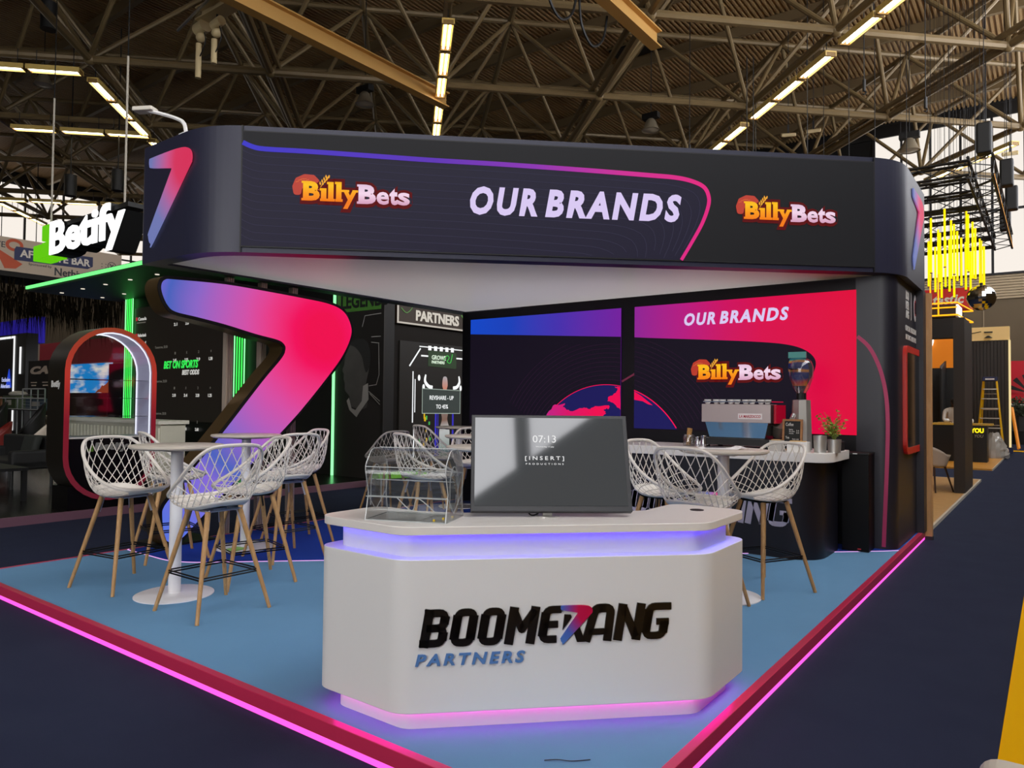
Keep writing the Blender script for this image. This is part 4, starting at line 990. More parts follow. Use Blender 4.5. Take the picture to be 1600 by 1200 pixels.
def pot(x, y, r, h, label, cat='pot', name='steel_pot'):
    t = thing(name, label, cat, (x, y, ZB))
    MB().lathe([(0.0, 0.0), (r * 0.9, 0.0), (r, h), (r * 0.95, h), (r * 0.85, 0.01), (0.0, 0.01)], n=28).build('body', M_steel, t, smooth=True)
    return t
kb = pot(-1.72, 7.02, 0.058, 0.155, 'brushed steel knock box with a black bar, beside the potted herb', 'knock box', 'knock_box')
MB().cyl((-0.055, 0, 0.145), (0.055, 0, 0.145), 0.009).build('knock_bar', M_black, kb)
pp = pot(-1.62, 7.12, 0.06, 0.12, 'small green herb plant in a steel pot on the bar end', 'plant', 'potted_herb')
rnd = random.Random(11); mb = MB(); ms = MB()
for i in range(26):
    a = rnd.uniform(0, 2 * pi); r = rnd.uniform(0.02, 0.12); h = rnd.uniform(0.12, 0.28)
    ms.tube(smoothline([(0, 0, 0.1), (r * 0.5 * cos(a), r * 0.5 * sin(a), 0.1 + h * 0.6), (r * cos(a) - 0.02, r * sin(a), 0.1 + h)], 3), 0.002, 4)
    for k in range(9):
        t = rnd.uniform(0.3, 1.05); c = Vector((r * t * cos(a) - 0.02 * t, r * t * sin(a), 0.1 + h * t)) + Vector((rnd.uniform(-.02, .02), rnd.uniform(-.02, .02), rnd.uniform(-.015, .015)))
        u = Vector((rnd.uniform(-1, 1), rnd.uniform(-1, 1), rnd.uniform(-.4, .6))).normalized(); v = u.orthogonal().normalized(); s = rnd.uniform(0.012, 0.022)
        mb.add([c - u * s, c + v * s * 0.5, c + u * s, c - v * s * 0.5], [(0, 1, 2, 3)])
ms.build('stems', mat('herb stem', '#6a7a2a', 0.6), pp); mb.build('foliage', mat('herb leaf', '#8a9a34', 0.55, var=(30, '#6f8a2a')), pp)
jr = thing('biscuit_jar', 'glass jar holding a tall roll of biscuits on the bar', 'jar', (-3.02, 7.1, ZB))
MB().lathe([(0.0, 0.0), (0.055, 0.0), (0.06, 0.02), (0.06, 0.10), (0.048, 0.115), (0.05, 0.12), (0.046, 0.12), (0.054, 0.1), (0.054, 0.02), (0.0, 0.008)], n=24).build('jar_glass', clear('jar glass', '#f0f0ee', 0.08, 0.03), jr, smooth=True)
bs = thing('biscuit_roll', 'tall tan roll of biscuits standing in the glass jar', 'biscuits', (-3.03, 7.1, ZB + 0.01))
mb = MB()
for i in range(9): mb.cyl((0.02 * i / 9, 0, i * 0.0195), (0.02 * (i + 1) / 9, 0, i * 0.0195 + 0.017), 0.026, n=12)
mb.build('biscuit_stack', mat('biscuit', '#c99a5c', 0.8, var=(40, '#b07f42')), bs)
for x, y, r, h, l in ((-2.915, 7.08, 0.032, 0.10, 'short milk jug of polished steel next to the biscuit jar'), (-2.845, 7.06, 0.036, 0.115, 'taller milk jug of polished steel touching the espresso machine side')):
    t = thing('milk_jug', l, 'jug', (x, y, ZB))
    MB().lathe([(0.0, 0.0), (r, 0.0), (r * 1.05, h * 0.4), (r * 0.8, h * 0.85), (r * 0.9, h), (r * 0.85, h), (0.0, 0.01)], n=20).build('body', M_chrome, t, smooth=True)
    MB().tube(smoothline([(r * 0.9, 0, h * 0.85), (r * 1.8, 0, h * 0.75), (r * 1.7, 0, h * 0.35), (r, 0, h * 0.25)]), 0.004, 6).build('handle', M_chrome, t)
for x, y, sx, sy, sz, m, l in ((-2.09, 6.96, 0.055, 0.05, 0.10, mat('grey carton', '#b8b4ae', 0.7), 'small grey carton beside the white box under the chalk menu'), (-1.89, 6.95, 0.09, 0.06, 0.095, mat('white carton', '#eceae4', 0.6), 'low white cardboard box holding napkins on the bar front')):
    t = thing('carton', l, 'box', (x, y, ZB))
    MB().box(-sx, sx, -sy, sy, 0, sz).build('box_body', m, t, bev=0.003)
    MB().box(-sx * 0.8, sx * 0.7, -sy * 0.5, sy * 0.5, sz, sz + 0.008).build('box_top_fold', mat('kraft', '#c9a468', 0.7), t)
cb = thing('cable_box', 'black power supply box with loose cables at the end of the bar top', 'box', (-1.72, 7.45, ZB))
MB().box(-0.06, 0.1, -0.05, 0.08, 0, 0.085).build('case', M_black, cb, bev=0.004)
mb = MB()
for i in range(3): mb.tube(smoothline([(-0.03 + 0.03 * i, 0.0, 0.085), (-0.05 + 0.04 * i, -0.01, 0.17 - 0.02 * i), (-0.01 + 0.04 * i, 0.02, 0.10), (0.06 + 0.02 * i, 0.05, 0.085)]), 0.004, 5)
mb.build('loose_cable', M_black, cb)
bn = thing('waste_bin', 'tall slim black bin between the coffee bar and the corner column', 'bin', (-1.56, 7.76, 0.102))
MB().box(-0.11, 0.13, -0.12, 0.14, 0.0, 0.93).build('body', mat('bin black', '#020202', 0.5, spec=0.2), bn, bev=0.004)
MB().box(-0.115, 0.135, -0.125, 0.145, 0.93, 0.95).build('lid', M_black, bn, bev=0.004)
MB().box(-0.01, 0.03, -0.128, -0.125, 0.936, 0.944).build('lid_badge', M_white, bn)
MB().box(0.03, 0.06, -0.124, -0.12, 0.02, 0.03).build('red_mark', mat('red mark', '#c02030', 0.5), bn)
mp = thing('paper_menu', 'folded white paper menu lying on the table before the coffee bar', 'paper', (-1.98, 5.25, 1.1755), 0.55)
mb = MB(); mb.grid([[(-0.16 + 0.32 * i / 10, -0.10 + 0.2 * j / 6, 0.002 + 0.007 * abs(sin(i * 0.9)) * (j / 6) + (0.012 if i > 8 else 0)) for i in range(11)] for j in range(7)])
mb.build('sheet', mat('paper', '#f1efec', 0.7), mp, solid=0.001)
mb = MB()
for i in range(7): mb.box(-0.12, 0.02 + 0.02 * (i % 3), -0.07 + i * 0.022, -0.064 + i * 0.022, 0.011, 0.012)
mb.build('printed_lines', mat('print grey', '#55535a', 0.7), mp)
lf = thing('green_swatch', 'lime green leaflet lying on the table foot before the boomerang screen', 'leaflet', (-6.11, 3.91, 0.1185), 0.2)  # thin flat lime green square on the table foot
MB().box(-0.07, 0.07, -0.08, 0.08, 0.0, 0.002).build('swatch_sheet', mat('lime swatch', '#a5e06a', 0.6), lf)
ct = thing('cable_tie', 'thin black cable scrap lying on the carpet before the white counter', 'cable', (-1.55, 2.42, 0.101))
MB().tube(smoothline([(-0.06, -0.03, 0.003), (-0.02, 0.0, 0.006), (0.03, 0.03, 0.004), (0.08, 0.085, 0.003)]), 0.002, 5).build('strand', M_black, ct)
# ------------------------------------------------------------------ neighbours on the far left
M_green = emi('green light', '#36e04a', 2.2)
M_gmid = emi('pale green light', '#8affa0', 1.6)
M_mauve = mat('mauve kerb', '#6f4d5c', 0.5)
M_floor2 = mat('dark vinyl floor', '#1e1d1c', 0.25, var=(3, '#161514'))
nb = thing('betting_stand_floor', 'dark raised floor of the neighbouring stand with a mauve kerb', 'platform', (-15, 3, 0))
MB().box(-22, -9.8, -6, 9.2, 0.0, 0.09).build('deck', M_floor2, nb, off=(-15, 3, 0))
MB().box(-9.8, -9.76, -6, 9.3, 0.0, 0.105).build('kerb', M_mauve, nb, off=(-15, 3, 0))
# arch shaped glass kiosk
kx = thing('arch_kiosk', 'black arch shaped glass kiosk with a glowing red rim', 'kiosk', (-9.86, 4.475, 0.09), pi / 2)
R = 0.575; c0, c1 = 0.10 + R, 1.86
def stadium(r, zb, zt, n=16):
    return [(r * cos(t), zt + r * sin(t)) for t in [pi * i / n for i in range(n + 1)]] + [(r * cos(t), zb + r * sin(t)) for t in [pi + pi * i / n for i in range(n + 1)]]
mb = MB(); strip(mb, stadium(R - 0.02, c0, c1 - 0.09), 0.04, 0.0, 0.5, True); mb.build('outer_shell', mat('kiosk black', '#17140f', 0.35, spec=0.5), kx, smooth=True)
mb = MB(); strip(mb, stadium(R - 0.03, c0, c1 - 0.09), 0.06, -0.012, 0.012, True); mb.build('red_rim', ramp_emit('rim red', [(0, '#6a2030'), (0.45, '#8a1c2c'), (0.7, '#c43a30'), (1, '#9a4226')], 'z', 0.1, 2.4, s=0.75), kx)
mb = MB(); strip(mb, [(R - 0.055, 0.925)] + [(a, b) for a, b in stadium(R - 0.055, c0, c1 - 0.09) if b > 0.95] + [(-R + 0.055, 0.925)], 0.012, 0.03, 0.4); mb.build('white_lining', mat('lining', '#cfcadf', 0.5, emit='#b8b0d0', es=0.35), kx)
mb = MB()
ar = [(a, b) for a, b in stadium(R - 0.07, c0, c1 - 0.09) if b > 0.93 and a > -0.25]
ar.sort(key=lambda p: atan2(p[1] - 1.6, p[0])); ar = [(R - 0.07, 0.93)] + ar
for y in (0.03, 0.40): mb.tube([(a, y, b) for a, b in ar], 0.009, 6)
mb.build('white_light_line', emi('white light line', '#f4f0ff', 1.6), kx)
MB().prism([(a, b) for a, b in stadium(R - 0.045, c0, 0.9) if b < 0.905], 0.02, 0.48, lambda a, b, c: (a, c, b)).build('lower_panel', mat('lower black', '#060506', 0.3), kx)
pane = [(a, b) for a, b in stadium(R - 0.06, c0, c1 - 0.09) if b > 0.9]
MB().xz([(-0.515, 0.91), (0.515, 0.91)] + pane, 0.012, 0.006).build('front_glass', clear('kiosk glass', '#eef2f2', 0.05), kx)
mb = MB()
for z in (1.18, 1.42, 1.66): mb.box(-0.5, 0.5, 0.05, 0.45, z, z + 0.006)
mb.build('glass_shelf', clear('shelf glass', '#c8d0d0', 0.25), kx)
MB().box(-0.52, 0.52, 0.0, 0.45, 0.905, 0.925).build('white_sill', M_white, kx)
mb = MB().text('Betify', -0.20, 0.72, -0.004 + 0.02, 0.44, 0.13, 0.006, bold=0.05, shear=0.15); mb.build('panel_lettering', mat('grey print', '#9a9a96', 0.5), kx)
mb = MB().box(-0.285, -0.25, 0.012, 0.018, 0.735, 0.77).box(-0.245, -0.21, 0.012, 0.018, 0.735, 0.77).box(-0.245, -0.21, 0.012, 0.018, 0.775, 0.81); mb.build('green_squares', mat('print green', '#5a8a2a', 0.5), kx)
sd = MB().text('Betify', -0.16, 1.53, 0.0, 0.26, 0.11, 0.004, bold=0.04).build('side_lettering', mat('side print', '#d8d8d4', 0.5), kx); sd.location = (-0.577, 0.22, 0); sd.rotation_euler = (0, 0, -pi / 2)

MB().box(-0.5, 0.5, 0.02, 0.48, 0.0, 0.3).build('base', mat('lower black', '#060506', 0.3), kx)
# back wall with the odds board
bw = thing('odds_wall', 'black stand wall carrying a dark odds board with small white lettering', 'wall screen', (-17, 9.15, 0.09))
MB().box(-2.45, 5.95, 0.0, 0.12, 0.0, 4.1).build('panel', mat('stand black', '#0b0b0a', 0.5), bw)
sb = MB().box(-1.97, 2.17, -0.03, 0.0, 0.9, 3.75).build('board', mat('odds board', '#050505', 0.4, emit='#171310', es=0.9), bw)
M_od = emi('odds white', '#d8d6d0', 0.8); M_od2 = emi('odds grey', '#6a665e', 0.7)
mb = MB(); m2 = MB(); mr = MB()
rows = [(3.55, ('2.1', '2.8', '3.0')), (2.68, ('2.45', '3.25', '2.9', '1.30')), (1.84, ('2.10', '3.4', '3.20', '1.25')), (1.05, ('2.0', '3.50', '2.60'))]
for z, L in rows:
    for i, s in enumerate(L):
        mb.text(s, -0.02 + 0.52 * i, z - 0.36, -0.034, 0.15, 0.075, 0.003, bold=0.03); m2.text('1X2+'[i], 0.04 + 0.52 * i, z - 0.18, -0.034, 0.05, 0.06, 0.003)
    m2.text('Tomorrow, 20:30', -0.9, z - 0.02, -0.034, 0.6, 0.075, 0.003); m2.box(-1.85, -1.4, -0.034, -0.031, z - 0.2, z - 0.17)
for z, s in ((3.72, 'Canada'), (3.30, 'Netherlands'), (3.10, 'England'), (2.52, 'Porto Alegrense')):
    mb.text(s, -1.78, z - 0.3, -0.034, 0.42, 0.085, 0.003, bold=0.02); mr.box(-1.9, -1.82, -0.034, -0.031, z - 0.3, z - 0.21)
mb.build('odds_lettering', M_od, sb); m2.build('small_lettering', M_od2, sb); mr.build('red_badges', emi('badge red', '#c22a38', 0.8), sb)
MB().text('BET ON SPORTS', -0.45, 2.16, -0.036, 1.55, 0.19, 0.004, bold=0.035, shear=0.2).build('green_heading', emi('heading green', '#34e052', 1.1), sb)
MB().text('BEST ODDS', 0.40, 2.0, -0.036, 0.75, 0.12, 0.004, bold=0.035, shear=0.2).build('white_heading', M_od, sb)
for nm, x0, z0, z1 in (('green_light_tube', -2.4, 0.35, 4.1), ('green_light_tube', 2.60, 0.4, 3.6)):
    for i in range(5): MB().cyl((x0 + 0.095 * i, -0.06, z0), (x0 + 0.095 * i, -0.06, z1), 0.013, n=6).build(nm, M_gmid if i in (0, 4) else M_green, bw)
MB().cyl((5.93, -0.05, 0.0), (5.93, -0.05, 3.5), 0.03, n=6).build('green_corner_light', M_gmid, bw)
cn = thing('stand_canopy', 'dark canopy with a bright green light edge over the neighbouring stand', 'canopy', (-15, 8, 4.1))
MB().box(-5.0, 5.2, -0.98, 1.2, 0.0, 0.14).build('roof_panel', mat('canopy black', '#080c08', 0.5), cn)
MB().box(-5.0, 5.2, -1.01, -0.98, 0.05, 0.12).build('green_light_edge', emi('edge green', '#6cf07c', 1.5), cn)
for i in range(8):
    for y in (-0.4, 0.55): MB().cyl((-4.5 + 1.15 * i, y, -0.012), (-4.5 + 1.15 * i, y, 0.0), 0.045, n=10).build('downlight', emi('downlight glow', '#fff4e0', 0.9), cn)
# poster of a sportsman beside the green light
po_ = thing('sports_poster', 'dark wall poster of a man in a collared sports shirt beside the green light', 'poster', (-10.39, 9.13, 0.09))
MB().box(-0.69, 0.68, -0.02, 0.0, 0.0, 3.95).build('poster_panel', mat('poster dark', '#151210', 0.5, var=(1.5, '#1f1c19')), po_)
MB().box(-0.6, 0.6, -0.024, -0.02, 3.1, 3.5).build('green_band', mat('poster green', '#3c6a24', 0.6, emit='#2c5a1a', es=0.1), po_)
MB().text('LEGENDS', -0.5, 3.16, -0.03, 1.3, 0.27, 0.003, bold=0.03).build('band_lettering', mat('poster black', '#0d120b', 0.6), po_)
prof = smoothline([(-0.12, 2.55), (-0.28, 2.46), (-0.36, 2.28), (-0.38, 2.12), (-0.44, 2.0), (-0.39, 1.93), (-0.40, 1.83), (-0.36, 1.75), (-0.36, 1.62), (-0.22, 1.5), (-0.18, 1.32), (0.25, 1.3), (0.22, 1.7), (0.3, 2.05), (0.22, 2.4), (0.05, 2.54)], 4, True)
MB().xz(prof, -0.02, -0.023).build('head_picture', mat('portrait grey', '#4e4b47', 0.6, var=(4, '#3a3835')), po_)
MB().xz(smoothline([(-0.05, 2.56), (0.1, 2.58), (0.28, 2.45), (0.34, 2.15), (0.24, 1.95), (0.17, 2.05), (0.10, 2.25), (-0.08, 2.42), (-0.3, 2.5)], 4, True), -0.023, -0.025).build('hair_picture', mat('hair dark', '#1b1a18', 0.7), po_)
MB().xz([(-0.55, 0.0), (-0.5, 1.1), (-0.3, 1.42), (0.25, 1.5), (0.62, 1.3), (0.62, 0.0)], -0.02, -0.0225).build('shirt_picture', mat('shirt dark', '#211d1a', 0.6), po_)
MB().xz([(-0.3, 1.42), (-0.22, 1.25), (-0.02, 1.12), (0.05, 1.2), (0.3, 1.45), (0.28, 1.75), (0.15, 1.7), (0.12, 1.42), (-0.05, 1.25), (-0.16, 1.28), (-0.24, 1.48)], -0.0225, -0.026).build('collar_picture', mat('collar grey', '#8e8a84', 0.6), po_)
mb = MB()
for P in ([(0.1, 2.8), (0.17, 3.0), (0.6, 3.02)], [(0.35, 2.6), (0.6, 2.6)], [(0.35, 2.5), (0.55, 2.48), (0.57, 1.9), (0.5, 1.72), (0.3, 1.7)], [(0.3, 1.6), (0.6, 1.42)], [(0.33, 1.56), (0.6, 1.36)]): strip(mb, P, 0.012, -0.024, 0.002)
mb.build('outline_picture', mat('poster line', '#98958f', 0.6), po_)
# partner stand with sign and tall screen
gw = thing('partner_stand_wall', 'dark brown stand wall with a PARTNERS sign over a tall lit screen', 'wall screen', (-10.05, 10.6, 0.0), pi / 2)
MB().box(-1.15, 2.6, 0.0, 0.15, 0.0, 4.0).build('panel', mat('stand brown black', '#120d08', 0.6, spec=0.2), gw)
MB().box(-1.25, -0.95, -0.05, 0.0, 0.0, 4.0).build('end_post', M_black, gw)
sg2 = MB().box(-0.9, 2.0, -0.06, 0.0, 3.0, 3.75).build('sign_board', mat('sign brown', '#3a2a1c', 0.5, var=(6, '#241a12')), gw)
mb = MB(); strip(mb, [(-0.88, 3.02), (2.0, 3.02), (2.0, 3.74), (-0.88, 3.74)], 0.03, -0.075, 0.015, True); mb.build('sign_frame', emi('sign frame', '#d8d0c4', 0.8), sg2)
MB().text('PARTNERS', -0.40, 3.09, -0.075, 1.27, 0.21, 0.012, bold=0.03).build('sign_lettering', emi('sign cream', '#e0d8cc', 0.85), sg2)
mb = MB(); mb.tube(smoothline([(-0.8, -0.07, 3.3), (-0.65, -0.07, 3.22), (-0.5, -0.07, 3.35), (-0.6, -0.07, 3.5), (-0.75, -0.07, 3.4)]), 0.008, 5).tube(smoothline([(0.95, -0.07, 3.35), (1.1, -0.07, 3.2), (1.3, -0.07, 3.2)]), 0.012, 5)
mb.build('sign_neon', emi('sign neon', '#6a9a5a', 0.8), sg2)
ls = MB().box(-0.78, 1.7, -0.03, 0.0, 0.4, 2.68).build('lit_screen', mat('partner screen', '#050505', 0.4, emit='#171513', es=0.8), gw)
M_sw = emi('screen white', '#f2f4f4', 1.1); M_sg = emi('screen green', '#4ab852', 0.9); M_sb = emi('screen blue', '#3a34b8', 0.9)
mb = MB()
for P, w in (([(-0.25, 2.6), (1.6, 2.6)], 0.02), ([(-0.52, 2.2), (-0.22, 2.56)], 0.03), ([(-0.42, 2.1), (-0.42, 1.1)], 0.025), ([(-0.36, 1.95), (-0.36, 1.3)], 0.02), ([(-0.38, 1.0), (-0.38, 0.42)], 0.025), ([(-0.2, 2.42), (0.0, 2.42)], 0.03), ([(0.85, 2.42), (1.3, 2.42)], 0.03)): strip(mb, P, w, -0.034, 0.003)
for x in (-0.25, -0.12, 1.0): mb.ball((x, -0.033, 1.98 if x < -0.2 else 1.8), 0.035, 0.003, 0.06)
strip(mb, smoothline([(-0.06, 2.05), (-0.08, 1.92), (0.02, 1.82), (0.14, 1.8)], 4), [0.03, 0.04, 0.05, 0.055, 0.06, 0.065, 0.07, 0.07, 0.07, 0.07, 0.07, 0.07, 0.06], -0.034, 0.003)
strip(mb, smoothline([(0.94, 2.05), (0.96, 1.92), (0.88, 1.82), (0.76, 1.8)], 4), [0.03, 0.04, 0.05, 0.055, 0.06, 0.065, 0.07, 0.07, 0.07, 0.07, 0.07, 0.07, 0.06], -0.034, 0.003)
for i in range(5): mb.box(0.0 + i * 0.17, 0.09 + i * 0.17, -0.034, -0.031, 2.54, 2.63)
mb.build('white_shapes', M_sw, ls)
MB().xz([(0.0, 2.22), (0.85, 2.2), (0.85, 2.53), (0.0, 2.54)], -0.031, -0.036).build('green_placard', mat('placard green', '#0a160a', 0.5, emit='#22391f', es=0.8), ls)
MB().text('GROWE', 0.10, 2.36, -0.04, 0.42, 0.09, 0.003, bold=0.02).text('PARTNERS', 0.10, 2.28, -0.04, 0.38, 0.06, 0.003, bold=0.03).build('placard_lettering', emi('placard white', '#dff2da', 1.0), ls)
mb = MB(); mb.tube(smoothline([(0.45, -0.04, 2.36), (0.55, -0.04, 2.46), (0.62, -0.04, 2.42), (0.56, -0.04, 2.34), (0.66, -0.04, 2.32), (0.72, -0.04, 2.5)]), 0.01, 5); mb.build('placard_swirl', M_sg, ls)
lady = smoothline([(0.38, 0.42), (0.36, 0.7), (0.36, 0.95), (0.43, 1.15), (0.40, 1.3), (0.36, 1.6), (0.45, 1.68), (0.46, 1.76), (0.43, 1.85), (0.45, 2.0), (0.51, 2.03), (0.57, 2.0), (0.59, 1.85), (0.56, 1.76), (0.57, 1.68), (0.66, 1.6), (0.62, 1.3), (0.59, 1.15), (0.66, 0.95), (0.66, 0.7), (0.64, 0.42)], 3, True)
MB().xz(lady, -0.031, -0.034).build('robot_lady', ramp_emit('robot lady picture', [(0, '#5c7a6c'), (0.3, '#c6c8c8'), (0.45, '#8a6a5c'), (0.75, '#8a8c90'), (0.86, '#d8907a'), (1, '#b8b8bc')], 'z', 0.42, 2.03, s=0.8, noise=0.25), ls)
mb = MB()
for x, w in ((0.22, 0.05), (0.30, 0.02), (0.74, 0.05)): mb.box(x, x + w, -0.0325, -0.031, 0.42, 1.5)
mb.build('blue_columns', M_sb, ls)
mb = MB(); my = MB(); rnd = random.Random(5)
for i in range(16):
    x = rnd.choice([-0.22, -0.1, -0.04, 0.05, 0.95, 1.05]) + rnd.uniform(-0.02, 0.02); z = rnd.uniform(0.45, 1.2)
    (mb if i % 2 else my).box(x, x + 0.04, -0.033, -0.031, z, z + rnd.uniform(0.05, 0.16))
mb.build('green_shapes', M_sg, ls); my.build('yellow_shapes', emi('screen yellow', '#d8b020', 0.9), ls)
MB().xz([(-0.16, 1.28), (0.98, 1.27), (0.98, 1.75), (-0.16, 1.77)], -0.035, -0.038).build('offer_panel', mat('offer glass', '#101413', 0.4, emit='#39413f', es=0.8), ls)
mb = MB(); strip(mb, [(-0.16, 1.28), (0.98, 1.27), (0.98, 1.75), (-0.16, 1.77)], 0.012, -0.04, 0.002, True); mb.build('offer_border', emi('offer border', '#b8c8bc', 0.8), ls)
MB().text('REVSHARE - UP', 0.05, 1.55, -0.042, 0.72, 0.085, 0.002, bold=0.01).text('TO 45%', 0.24, 1.37, -0.042, 0.36, 0.085, 0.002, bold=0.01).build('offer_lettering', M_sw, ls)
lb = thing('lime_bench', 'lime green bench cushion on the floor behind the stand', 'bench', (-9.3, 9.15, 0.0), radians(75))
MB().box(-0.5, 0.5, -0.12, 0.12, 0.16, 0.26).build('cushion', mat('lime', '#86d81c', 0.6, emit='#5a9a10', es=0.3), lb, bev=0.02)
for x in (-0.4, 0.4): MB().box(x - 0.03, x + 0.03, -0.1, 0.1, 0.0, 0.16).build('leg', M_black, lb)

# hanging white letters
hs = thing('hanging_sign', 'big glowing white Betify letters with green squares hanging from the roof', 'sign', (-17.5, 7.3, 4.7))
MB().text('Betify', -1.93, 0.02, -0.02, 3.75, 1.05, 0.03, bold=0.03).build('letter_faces', emi('letter white', '#ffffff', 1.5), hs)
MB().text('Betify', -1.93, 0.02, 0.25, 3.75, 1.05, 0.5, bold=0.03).build('letter_returns', M_black, hs)
M_lim = emi('square green', '#66d010', 0.9)
for x, z in ((-2.42, 0.66), (-2.42, 0.24), (-2.92, 0.22)): MB().box(x, x + 0.44, -0.02, 0.4, z, z + 0.38).build('green_square', M_lim, hs, bev=0.02)
for x in (-2.2, 1.55): MB().cyl((x, 0.1, 1.0), (x, 0.1, 4.2), 0.024, n=6).build('suspension_rod', mat('rod pale', '#b8b0a0', 0.5), hs); MB().cyl((x, 0.1, 4.2), (x, 0.1, 10.2), 0.012, n=5).build('suspension_wire', M_black, hs)
MB().box(-2.4, 1.8, 0.05, 0.45, 0.9, 1.0).build('carrier', M_black, hs)

# sponsor banner with raffia fringe
bnr = thing('bar_banner', 'long pale banner reading AFFILIATE BAR above a raffia fringe', 'banner', (-26.0, 9.7, 5.3), pi / 2)
MB().box(-4.0, 2.3, 0.0, 0.3, 0.15, 1.2).build('banner_board', mat('banner cream', '#b9a793', 0.7), bnr)
MB().xz([(-0.95, 0.52), (1.2, 0.56), (1.36, 0.66), (1.36, 0.98), (-0.9, 0.95), (-0.95, 0.85)], 0.0, -0.01).build('navy_plate', mat('banner navy', '#232a52', 0.6), bnr)
MB().text('AFFILIATE BAR', -0.8, 0.64, -0.02, 2.08, 0.24, 0.008, bold=0.03).build('plate_lettering', mat('banner white', '#d8cfc4', 0.6), bnr)
MB().text('LIVE', -1.65, 0.86, -0.01, 0.45, 0.18, 0.008).text('Sponsored by', -0.55, 0.40, -0.01, 0.66, 0.10, 0.008).text('Nethive', 0.2, 0.2, -0.01, 1.0, 0.26, 0.008, bold=0.02).build('dark_lettering', mat('banner ink', '#2c3036', 0.6), bnr)
MB().xz([(-1.5, 0.86), (-0.72, 0.42), (-0.9, 0.25), (-1.2, 0.22)], 0, -0.008).build('orange_triangle', mat('banner orange', '#b84a22', 0.6), bnr)
mb = MB(); strip(mb, [(-0.95 + 0.2 * cos(t * pi / 10), 0.98 + 0.15 * sin(t * pi / 10)) for t in range(20)], 0.09, -0.006, 0.006, True); mb.build('orange_ring', mat('banner orange', '#b84a22', 0.6), bnr)
mb = MB(); strip(mb, [(1.98 + 0.13 * cos(t * pi / 10), 0.78 + 0.13 * sin(t * pi / 10)) for t in range(20)], 0.02, -0.006, 0.006, True); strip(mb, [(1.92, 0.72), (2.04, 0.84)], 0.025, -0.006, 0.006); strip(mb, [(1.92, 0.84), (2.04, 0.72)], 0.025, -0.006, 0.006)
for i in range(6):
    for j in range(7): mb.box(-1.75 + i * 0.13 - (0 if i < 3 else -3.0), -1.72 + i * 0.13 - (0 if i < 3 else -3.0), -0.006, 0, 0.2 + j * 0.1, 0.225 + j * 0.1)
mb.build('black_marks', mat('banner ink', '#2c3036', 0.6), bnr)
fr_ = thing('raffia_fringe', 'dark raffia grass fringe hanging below the pale banner', 'fringe', (-26.2, 9.7, 5.4))
mb = MB(); rnd = random.Random(9)
for i in range(1500):
    y = rnd.uniform(-4.2, 2.7); x = rnd.uniform(-1.5, 0.1); z0 = rnd.uniform(-1.0, 0.0); L = rnd.uniform(0.5, 1.3); w = rnd.uniform(0.012, 0.03); dy = rnd.uniform(-0.12, 0.12)
    a = rnd.uniform(0, pi)
    mb.add([(x - w * cos(a), y - w * sin(a), z0), (x + w * cos(a), y + w * sin(a), z0), (x + 0.05, y + dy, z0 - L)], [(0, 1, 2)])
st_ = mb.build('raffia_strands', mat('raffia', '#1c170d', 0.95, spec=0.05, var=(2, '#0f0c07')), fr_); st_['kind'] = 'stuff'
MB().box(-1.6, 0.15, -4.2, 2.7, -0.1, 0.05).build('fringe_board', mat('fringe dark', '#100d08', 0.8), fr_)

# distant stands behind the lounge
t = thing('black_light_stand', 'distant black stand wall outlined by a white light line', 'stand wall', (-31.5, 10.6, 0))
MB().box(-3, 1.35, 0, 0.4, 0, 3.9).build('panel', mat('far black', '#0c0c0d', 0.5), t)
mb = MB().box(-3, 0.32, -0.03, 0, 3.75, 3.83).box(0.26, 0.34, -0.03, 0, 0.3, 3.83).box(0.85, 0.95, -0.03, 0, 2.4, 3.4)
mb.build('white_light_line', emi('far white line', '#f0f0f0', 1.1), t)
MB().xz([(-0.4, 1.9), (0.1, 1.9), (-0.12, 2.6)], -0.01, -0.03).build('blue_tree_mark', emi('tree blue', '#2a4ad0', 0.9), t)
MB().text('Exclusive', -0.75, 2.12, -0.04, 0.8, 0.16, 0.01).text('Advertisers', -0.85, 1.88, -0.04, 0.9, 0.16, 0.01).build('lettering', emi('far lettering', '#b8c0f0', 0.9), t)
t = thing('blue_hanging_sign', 'deep blue hanging sign board beyond the raffia fringe', 'sign', (-41, 14.1, 3.9))
MB().box(-4, 2.3, 0, 0.3, 0.25, 1.5).build('board', mat('sign blue', '#2412a0', 0.6, emit='#1c0f90', es=0.5), t)
MB().box(-0.6, 1.9, 0.05, 0.3, -1.6, 0.25).build('lower_board', mat('sign beige', '#a08a78', 0.7), t)
for x in (-3, 1.5): MB().cyl((x, 0.1, 1.5), (x, 0.1, 9), 0.02, n=5).build('wire', M_black, t)
t = thing('monogram_banner', 'black banner with a pale two letter monogram behind the trolley', 'banner', (-26.1, 9.6, 0))
MB().box(-0.95, 0.97, 0, 0.06, 1.2, 2.72).build('board', mat('banner black', '#0f0c0b', 0.6), t)
MB().text('CA', -0.75, 2.28, -0.01, 1.4, 0.26, 0.01, bold=0.06, shear=0.25).box(-0.7, -0.25, -0.01, 0, 2.0, 2.03).box(0.2, 0.65, -0.01, 0, 2.0, 2.03).box(-0.65, -0.3, -0.01, 0, 1.9, 1.94).box(0.25, 0.6, -0.01, 0, 1.9, 1.94).build('lettering', mat('monogram pale', '#c0ae9c', 0.6), t)
for x in (-0.8, 0.8): MB().cyl((x, 0.03, 0), (x, 0.03, 1.2), 0.03, n=6).build('post', M_black, t)
t = thing('sky_screen', 'big far screen showing blue sky with white clouds and a red cliff', 'screen', (-33, 13.6, 0))
m = bpy.data.materials.new('sky picture'); m.use_nodes = True; nt = m.node_tree; b = nt.nodes['Principled BSDF']; b.inputs['Base Color'].default_value = (0, 0, 0, 1)
